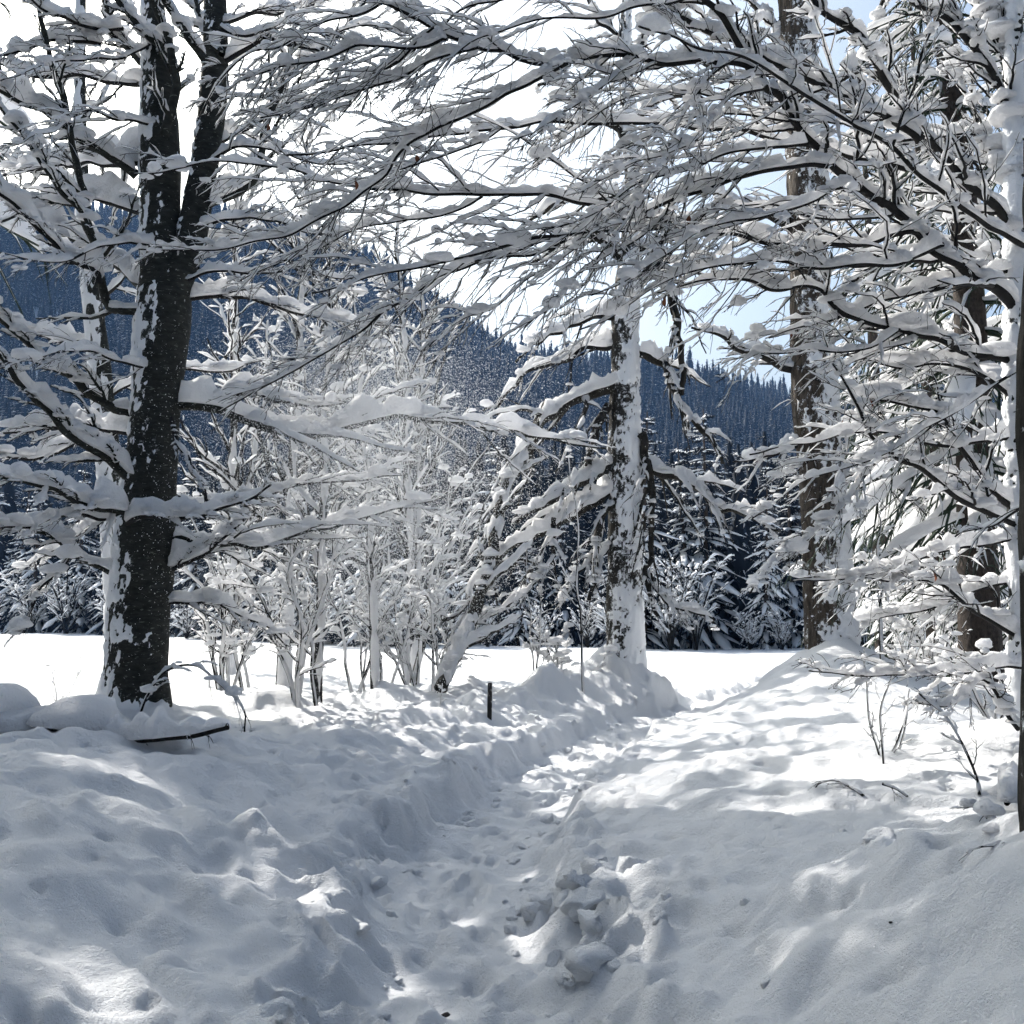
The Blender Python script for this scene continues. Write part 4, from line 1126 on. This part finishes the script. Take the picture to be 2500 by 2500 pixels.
traced('leaning_stem', 14.6, 17.0, [(1075, 1680), (1090, 1640), (1130, 1570), (1165, 1480), (1195, 1380), (1210, 1290), (1235, 1190), (1275, 1110), (1310, 1040), (1340, 980)], 34, 22, 44, 'dark leaning stem slanting up to the old tree with snow on its upper side', 'tree', 90, bark=M_DARKBARK, nb=12, nt=6, lf=0.3, rmin=0.004, step=0.06, tilt=1.0)
traced('bent_twig', 8.6, 8.4, [(332, 1768), (350, 1715), (375, 1670), (410, 1640), (450, 1627), (495, 1632), (540, 1668), (575, 1715), (600, 1755), (605, 1800)], 7, 4, 22, 'thin branch arched to the ground in front of the forked beech', 'branch', 91, seat=0, lift=0, nb=10, nt=3, lf=0.22, droop=0.6, rmin=0.002, step=0.03, npad=5)
fb = traced('fallen_branch', 7.6, 7.4, [(20, 1800), (60, 1790), (110, 1775), (150, 1770), (190, 1768), (225, 1785), (260, 1797), (320, 1806), (380, 1803), (440, 1795), (500, 1787), (553, 1775)], 15, 17, 50, 'fallen dark branch under thick snow pillows on the left bank', 'branch', 92, seat=9, lift=14, bark=M_DARKBARK, nb=7, nt=3, lf=0.12, droop=0.8, rmin=0.002, step=0.02, npad=0, tw_snow=0.2)
fd = on_ground(440, 1809)[1]
for pc, ps in zip(np.array([at(55, 1755, fd), at(195, 1752, fd), at(110, 1758, fd), at(-10, 1750, fd), at(245, 1778, fd), at(525, 1768, fd), at(330, 1788, fd), at(420, 1784, fd)]), np.array([0.25, 0.2, 0.17, 0.27, 0.15, 0.08, 0.1, 0.09]) * fd / 7.5):
    a = Acc()
    pads(a, pc[None] - Z3 * 0.02, [ps], int(ps * 1000), ICO3, 0.74)
    a.build('snow_pillow', M_SNOW, fb, fb.location)
traced('fallen_twig', 6.3, 6.5, [(2110, 1945), (2070, 1915), (2040, 1900), (2000, 1908), (1985, 1920)], 7, 3, 5, 'dark twig lying on the right snow bank under the seedling', 'twig', 93, seat=0, lift=0, nb=6, nt=3, lf=0.4, rmin=0.0018, step=0.02, npad=0, tw_snow=0.4)
traced('fallen_twig', 6.4, 6.3, [(2155, 1920), (2190, 1932), (2215, 1945), (2230, 1955)], 7, 4, 4, 'short dark twig lying right of the seedling', 'twig', 94, seat=1, lift=2, nb=3, nt=2, lf=0.4, rmin=0.0018, step=0.02, npad=0, tw_snow=0.4)
traced('bent_twig', 6.6, 6.9, [(2392, 1945), (2380, 1880), (2350, 1810), (2310, 1750), (2270, 1715), (2245, 1690)], 8, 4, 14, 'dark bent stick rising out of the right bank before the pale beech', 'branch', 95, seat=0, lift=0, nb=7, nt=3, lf=0.3, rmin=0.002, step=0.02, npad=2)
traced('broken_branch', 5.6, 5.9, [(2420, 2040), (2414, 2000), (2395, 1975), (2370, 1955)], 12, 6, 34, 'short broken branch stub with a snow hood low at the right', 'branch', 96, seat=0, lift=0, nb=4, nt=2, lf=0.4, rmin=0.002, step=0.015, npad=6)
traced('broken_branch', 5.2, 6.4, [(2450, 1960), (2480, 1890), (2510, 1820)], 13, 10, 40, 'dark slanting branch with a snow crest low at the right edge', 'branch', 97, nb=3, nt=2, lf=0.2, rmin=0.002, step=0.015, npad=6)

# the dark marker post
pp = on_ground(1195, 1757)
post = base_empty('marker_post', pp, 'slim black wooden post standing in the snow left of the path', 'post')
h = at(1195, 1668, pp[1])[2] - post.location[2]
a = Acc()
W = 0.026
zz = np.linspace(-0.3, h, 10)
ring = np.array([(-W, -W * 0.7), (W, -W * 0.7), (W, W * 0.7), (-W, W * 0.7)])
v = np.array([[(x * (1 + 0.06 * math.sin(z * 9)) + 0.012 * z, y, z) for x, y in ring] for z in zz])
a.add(v, grid_quads(1, len(zz), 4))
a.add([(x + 0.012 * h, y, h) for x, y in ring] + [(0.012 * h, 0, h + 0.015)], None, [(0, 1, 4), (1, 2, 4), (2, 3, 4), (3, 0, 4)])
a.build('stake', M_POST, post, smooth=False)
a = Acc()
pads(a, np.array([[0.012 * h, 0, h + 0.012]]), [0.022], 3, ICO2)
for i, z in enumerate((0.2, 0.33, 0.12)):
    pads(a, np.array([[0.028, -0.012, z]]), [0.012], 4 + i, ICO1)
a.build('snow_cap', M_SNOW, post)

# small dark things that fell on the snow
def fallen_bit(name, p, size, label, cat, m, seed):
    z = gz(p[0], p[1])
    o = empty(name, (float(p[0]), float(p[1]), z + size * 0.2), label, cat)
    a = Acc()
    V, F = ICO2
    d = noise(V * 2 + seed, seed)[:, None]
    vv = V * np.array([1.0, 0.75, 0.45]) * size * (0.6 + 0.8 * d)
    a.add(vv, None, F)
    a.build('bark_flake', m, o)
    return o


fallen_bit('bark_chip', on_ground(1090, 2483), 0.022, 'dark bark chip lying on the trodden path in the foreground', 'bark chip', M_POST, 3)
fallen_bit('beech_husk', on_ground(2175, 2260), 0.007, 'tiny dark beech husk on the shaded right bank', 'husk', M_POST, 4)

# ------------------------------------------------------------------ snow clods kicked up beside the path
clods = []
for k in range(7):
    V, F = ICO3
    d = noise(V * 1.1 + k * 7.7, 70 + k)[:, None]
    d2 = noise(V * 3.1 + k * 3.3, 80 + k)[:, None]
    a = Acc()
    rk = np.random.RandomState(300 + k)
    W_ = V * (0.75 + 0.4 * d)
    for _ in range(5):
        nn = rk.normal(0, 1, 3)
        nn /= np.linalg.norm(nn)
        W_ = W_ - np.maximum(W_ @ nn - rk.uniform(0.5, 0.8), 0)[:, None] * nn[None]
    a.add(W_ * np.array([1.15, 1.0, 0.8]) * (0.8 + 0.5 * d2), None, F)
    clods.append(a.mesh('snow_clod', M_GROUND))
rs = np.random.RandomState(5)


def clod(x, y, s, sink=0.35):
    o = bpy.data.objects.new('snow_clod', clods[rs.randint(7)])
    COL.objects.link(o)
    o.parent = snow_ground
    o.location = (x, y, gz(x, y) + s * (0.5 - sink))
    o.rotation_euler = (rs.uniform(-0.5, 0.5), rs.uniform(-0.5, 0.5), rs.uniform(0, 6.28))
    o.scale = (s, s * rs.uniform(0.8, 1.2), s * rs.uniform(0.8, 1.1))


for k in range(30):       # the sunlit heap right of the path
    y = rs.uniform(4.1, 5.6)
    x = path_x(y) + 0.30 + rs.gamma(1.6, 0.24)
    clod(float(x), y, rs.uniform(0.02, 0.08) * (1.4 if rs.rand() < 0.15 else 1), 0.55)
for k in range(150):
    y = 3.2 + 11 * rs.rand() ** 1.4
    sd = 1 if rs.rand() < 0.55 else -1
    x = path_x(y) + sd * (0.24 + rs.gamma(1.5, 0.12))
    clod(float(x), y, rs.uniform(0.012, 0.045), 0.5)

# ------------------------------------------------------------------ the wood beyond the meadow
protos = []
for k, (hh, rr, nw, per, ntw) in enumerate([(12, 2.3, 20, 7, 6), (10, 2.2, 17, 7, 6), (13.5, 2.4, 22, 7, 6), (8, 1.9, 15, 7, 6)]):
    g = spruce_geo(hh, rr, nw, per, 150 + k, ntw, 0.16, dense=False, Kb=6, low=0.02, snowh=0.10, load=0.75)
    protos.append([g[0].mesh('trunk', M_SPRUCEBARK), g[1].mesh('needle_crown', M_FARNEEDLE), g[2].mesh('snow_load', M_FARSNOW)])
bush_protos = []
for k in range(3):
    r = np.random.RandomState(170 + k)
    ab, as_ = Acc(), Acc()
    v = np.linspace(0, 1, 9)
    for j in range(13):
        a_ = r.uniform(0, 6.28); sp = r.uniform(0.2, 1.7); hh = r.uniform(2.4, 4.6)
        P = np.stack([math.cos(a_) * sp * v ** 1.3, math.sin(a_) * sp * v ** 1.3, -0.2 + hh * (1.25 * v - 0.3 * v ** 3)], 1)[None]
        R = (0.04 * (1 - 0.7 * v))[None]
        tube(ab, P, R, 4)
        B, RB = spawn(P, R, 10, 0.35, 0.8, 5, r, 0.2, 1, 0.2, 0.8, 0.6, 0.016, 0.08)
        tube(ab, B, RB, 3)
        T, RT = spawn(B, RB, 4, 0.45, 0.8, 3, r, 0.2, 1, 0.2, 0.8, 0.7, 0.013, 0.08)
        tube(ab, T, RT, 3)
        snow_on(as_, B, RB, 0.10, 5, 180 + k, 0.6, gap=0.3, wid=0.8)
        snow_on(as_, T, RT, 0.07, 5, 190 + k, 0.6, gap=0.35, wid=0.8)
    bush_protos.append([ab.mesh('stems', M_TWIG), as_.mesh('snow_load', M_FARSNOW)])

ORD = ['first', 'second', 'third', 'fourth', 'fifth', 'sixth', 'seventh', 'eighth', 'ninth', 'tenth', 'eleventh', 'twelfth', 'thirteenth', 'fourteenth', 'fifteenth', 'sixteenth', 'seventeenth', 'eighteenth', 'nineteenth', 'twentieth',
       'twenty-first', 'twenty-second', 'twenty-third', 'twenty-fourth', 'twenty-fifth', 'twenty-sixth', 'twenty-seventh', 'twenty-eighth', 'twenty-ninth', 'thirtieth', 'thirty-first', 'thirty-second', 'thirty-third', 'thirty-fourth', 'thirty-fifth', 'thirty-sixth']
rs = np.random.RandomState(8)
us = np.linspace(-0.53, 0.53, 30)
spots = []
for u in us:
    u = u + rs.uniform(-0.012, 0.012)
    y = 60.0
    for _ in range(6):
        y = float(edge_y(u * y)) + 0.0
    y += rs.uniform(1.5, 6)
    spots.append((u * y, y))
for k, (x, y) in enumerate(spots):
    pr = protos[rs.randint(4)]
    e = empty('spruce_tree', (x, y, gz(x, y) - 0.1), f'{ORD[k]} snowy spruce from the left along the far meadow edge', 'spruce', 'spruces along the far meadow edge')
    s = rs.uniform(0.75, 1.15) * y / 52
    e.scale = (s * rs.uniform(0.8, 1.35), s * rs.uniform(0.8, 1.35), s)
    e.rotation_euler = (rs.normal(0, 0.035), rs.normal(0, 0.035), rs.uniform(0, 6.28))
    t = bpy.data.objects.new('trunk', pr[0]); COL.objects.link(t); t.parent = e
    c = bpy.data.objects.new('needle_crown', pr[1]); COL.objects.link(c); c.parent = e
    w = bpy.data.objects.new('snow_load', pr[2]); COL.objects.link(w); w.parent = c; w['kind'] = 'stuff'
us = np.linspace(-0.52, 0.52, 26)
for k, u in enumerate(us):
    u = u + rs.uniform(-0.012, 0.012)
    y = 60.0
    for _ in range(6):
        y = float(edge_y(u * y))
    y += rs.uniform(-1.5, 0.6)
    x = u * y
    pr = bush_protos[rs.randint(3)]
    e = empty('bush', (x, y, gz(x, y) - 0.1), f'{ORD[k]} snow-loaded bush from the left at the foot of the far wood', 'bush', 'bushes at the foot of the far wood')
    s = rs.uniform(0.6, 1.2) * y / 52
    e.scale = (s, s, s * rs.uniform(0.7, 1.1))
    e.rotation_euler = (0, 0, rs.uniform(0, 6.28))
    t = bpy.data.objects.new('stems', pr[0]); COL.objects.link(t); t.parent = e
    w = bpy.data.objects.new('snow_load', pr[1]); COL.objects.link(w); w.parent = t; w['kind'] = 'stuff'

def scatter(name, P, scl, rot, coll):
    me = bpy.data.meshes.new(name)
    me.vertices.add(len(P))
    me.vertices.foreach_set('co', np.asarray(P, np.float32).ravel())
    me.attributes.new('piece_scale', 'FLOAT', 'POINT').data.foreach_set('value', np.asarray(scl, np.float32))
    me.attributes.new('piece_turn', 'FLOAT', 'POINT').data.foreach_set('value', np.asarray(rot, np.float32))
    o = bpy.data.objects.new(name, me)
    COL.objects.link(o)
    ng = bpy.data.node_groups.new(name, 'GeometryNodeTree')
    ng.interface.new_socket('Geometry', in_out='INPUT', socket_type='NodeSocketGeometry')
    ng.interface.new_socket('Geometry', in_out='OUTPUT', socket_type='NodeSocketGeometry')
    gi = ng.nodes.new('NodeGroupInput'); go = ng.nodes.new('NodeGroupOutput')
    iop = ng.nodes.new('GeometryNodeInstanceOnPoints')
    ci = ng.nodes.new('GeometryNodeCollectionInfo')
    ci.inputs['Collection'].default_value = coll
    ci.inputs['Separate Children'].default_value = True
    ci.inputs['Reset Children'].default_value = True
    na = ng.nodes.new('GeometryNodeInputNamedAttribute'); na.data_type = 'FLOAT'; na.inputs['Name'].default_value = 'piece_scale'
    nr = ng.nodes.new('GeometryNodeInputNamedAttribute'); nr.data_type = 'FLOAT'; nr.inputs['Name'].default_value = 'piece_turn'
    cx = ng.nodes.new('ShaderNodeCombineXYZ')
    ng.links.new(gi.outputs[0], iop.inputs['Points'])
    ng.links.new(ci.outputs[0], iop.inputs['Instance'])
    iop.inputs['Pick Instance'].default_value = True
    ng.links.new(na.outputs['Attribute'], iop.inputs['Scale'])
    ng.links.new(nr.outputs['Attribute'], cx.inputs['Z'])
    ng.links.new(cx.outputs[0], iop.inputs['Rotation'])
    ng.links.new(iop.outputs[0], go.inputs[0])
    o.modifiers.new('scatter', 'NODES').node_group = ng
    return o


# the mass of the wood and the wooded hill: one object, scattered with geometry nodes
src = bpy.data.collections.new('hill_tree_kinds')
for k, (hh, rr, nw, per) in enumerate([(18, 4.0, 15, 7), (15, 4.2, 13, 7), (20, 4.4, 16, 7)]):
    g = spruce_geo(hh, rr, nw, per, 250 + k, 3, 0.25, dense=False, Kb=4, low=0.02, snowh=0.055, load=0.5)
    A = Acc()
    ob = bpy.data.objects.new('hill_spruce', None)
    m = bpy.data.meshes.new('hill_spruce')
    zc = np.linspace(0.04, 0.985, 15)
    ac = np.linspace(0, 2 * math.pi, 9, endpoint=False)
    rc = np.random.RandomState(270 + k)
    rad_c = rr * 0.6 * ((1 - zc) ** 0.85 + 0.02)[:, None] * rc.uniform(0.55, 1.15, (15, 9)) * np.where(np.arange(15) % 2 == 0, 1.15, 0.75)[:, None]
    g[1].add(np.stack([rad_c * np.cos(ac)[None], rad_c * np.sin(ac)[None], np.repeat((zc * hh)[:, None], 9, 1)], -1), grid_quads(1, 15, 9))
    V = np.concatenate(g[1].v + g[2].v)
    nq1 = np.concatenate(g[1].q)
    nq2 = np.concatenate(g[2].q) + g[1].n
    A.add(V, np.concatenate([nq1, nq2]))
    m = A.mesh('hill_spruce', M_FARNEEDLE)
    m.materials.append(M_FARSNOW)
    idx = np.concatenate([np.zeros(len(nq1), np.int32), np.ones(len(nq2), np.int32)])
    if len(m.polygons) == len(idx):
        m.polygons.foreach_set('material_index', idx)
    ob = bpy.data.objects.new('hill_spruce', m)
    src.objects.link(ob)
pts, scl, rot = [], [], []
rs = np.random.RandomState(9)
# belt right behind the meadow edge
for k in range(900):
    u = rs.uniform(-0.72, 0.72)
    y = 60.0
    for _ in range(6):
        y = float(edge_y(u * y))
    y = y + 5 + 60 * rs.rand() ** 1.5
    pts.append((u * y, y)); scl.append(rs.uniform(0.42, 0.62) * min(1.3, y / 60)); rot.append(rs.uniform(0, 6.28))
# the hillside
for k in range(15000):
    y = 215 + 470 * rs.rand() ** 0.85
    x = rs.uniform(-0.72, 0.72) * y
    pts.append((x, y)); scl.append(rs.uniform(0.55, 1.2) * (0.65 + 0.8 * float(noise2(x, y, 45.0, 78)))); rot.append(rs.uniform(0, 6.28))
pts = np.array(pts)
pz = ground(pts[:, 0], pts[:, 1], False) - 0.3
tag(scatter('hillside_forest', np.stack([pts[:, 0], pts[:, 1], pz], 1), np.array(scl), np.array(rot), src), 'dark blue spruce forest covering the hill beyond the meadow', 'forest', kind='stuff')

# ------------------------------------------------------------------ powder snow drifting down in the sun
rs = np.random.RandomState(12)
n = 170000
D = rs.uniform(8.5, 14.5, n)
px = np.concatenate([rs.normal(950, 190, n - n // 3), rs.normal(860, 220, n // 3)])
py = np.concatenate([rs.normal(1120, 190, n - n // 3), rs.normal(1350, 260, n // 3)])
keep = (py < 1720) & (py > 640 + 260 * rs.rand(n))
rs2 = np.random.RandomState(77)
C3 = np.array([at(a_, b_, d_) for a_, b_, d_ in zip(rs2.normal(830, 140, 50000), rs2.normal(985, 110, 50000), rs2.uniform(9.5, 12.5, 50000))])
C0 = np.array([at(a_, b_, d_) for a_, b_, d_ in zip(rs2.uniform(-100, 1500, 2500), rs2.uniform(300, 2300, 2500), rs2.uniform(4.5, 8.5, 2500))])
C0 = C0[C0[:, 2] > ground(C0[:, 0], C0[:, 1]) + 0.03]
C = np.array([at(a_, b_, d_) for a_, b_, d_ in zip(px[keep], py[keep], D[keep])])
C = np.vstack([C, C3, C0])
sz = np.clip(rs.gamma(2.0, 0.00115, len(C)), 0.001, 0.0045)
sz[-len(C0):] *= 0.5
V, F = ICO1
a = Acc()
a.add(V, None, F)
fsrc = bpy.data.collections.new('flake_kinds')
fsrc.objects.link(bpy.data.objects.new('snow_flake', a.mesh('snow_flake', M_FLAKE)))
tag(scatter('drifting_powder_snow', C, sz, rs.uniform(0, 6.28, len(C)), fsrc), 'glittering powder snow drifting down in the sun over the shrubs', 'powder snow', kind='stuff')

# unseen wood added behind and beside the viewer, blocking sky light to deepen shade
rs = np.random.RandomState(21)
bp_ = []
for k in range(60):
    a_ = rs.uniform(math.radians(150), math.radians(385))
    r_ = rs.uniform(7, 22)
    x, y = r_ * math.cos(a_), r_ * math.sin(a_)
    if y > 4 and x < 9: continue
    if abs(x) < 1.6 and y < 0: continue
    bp_.append((x, y))
bp_ = np.array(bp_)
tag(scatter('shade_wood', np.stack([bp_[:, 0], bp_[:, 1], ground(bp_[:, 0], bp_[:, 1], False) - 0.2], 1), rs.uniform(0.6, 0.95, len(bp_)), rs.uniform(0, 6.28, len(bp_)), src), 'unseen spruce wood added round the clearing behind the viewer to deepen the shade', 'forest', kind='stuff')

# ------------------------------------------------------------------ the blue winter air
hz_m, hz_nt, hz_out = mat('haze')
pv = hz_nt.nodes.new('ShaderNodeVolumePrincipled')
pv.inputs['Color'].default_value = (0.28, 0.52, 1.0, 1)
pv.inputs['Density'].default_value = 0.0002
pv.inputs['Anisotropy'].default_value = 0.0
hz_nt.links.new(pv.outputs[0], hz_out.inputs['Volume'])
a = Acc()
x0, x1, y0, y1, z0, z1 = -950.0, 950.0, -80.0, 950.0, -12.0, 290.0
a.add([(x0, y0, z0), (x1, y0, z0), (x1, y1, z0), (x0, y1, z0), (x0, y0, z1), (x1, y0, z1), (x1, y1, z1), (x0, y1, z1)], [(3, 2, 1, 0), (4, 5, 6, 7), (0, 1, 5, 4), (1, 2, 6, 5), (2, 3, 7, 6), (3, 0, 4, 7)])
hz = a.build('haze', hz_m, smooth=False)
tag(hz, 'thin blue winter haze filling the valley', 'haze', kind='stuff')
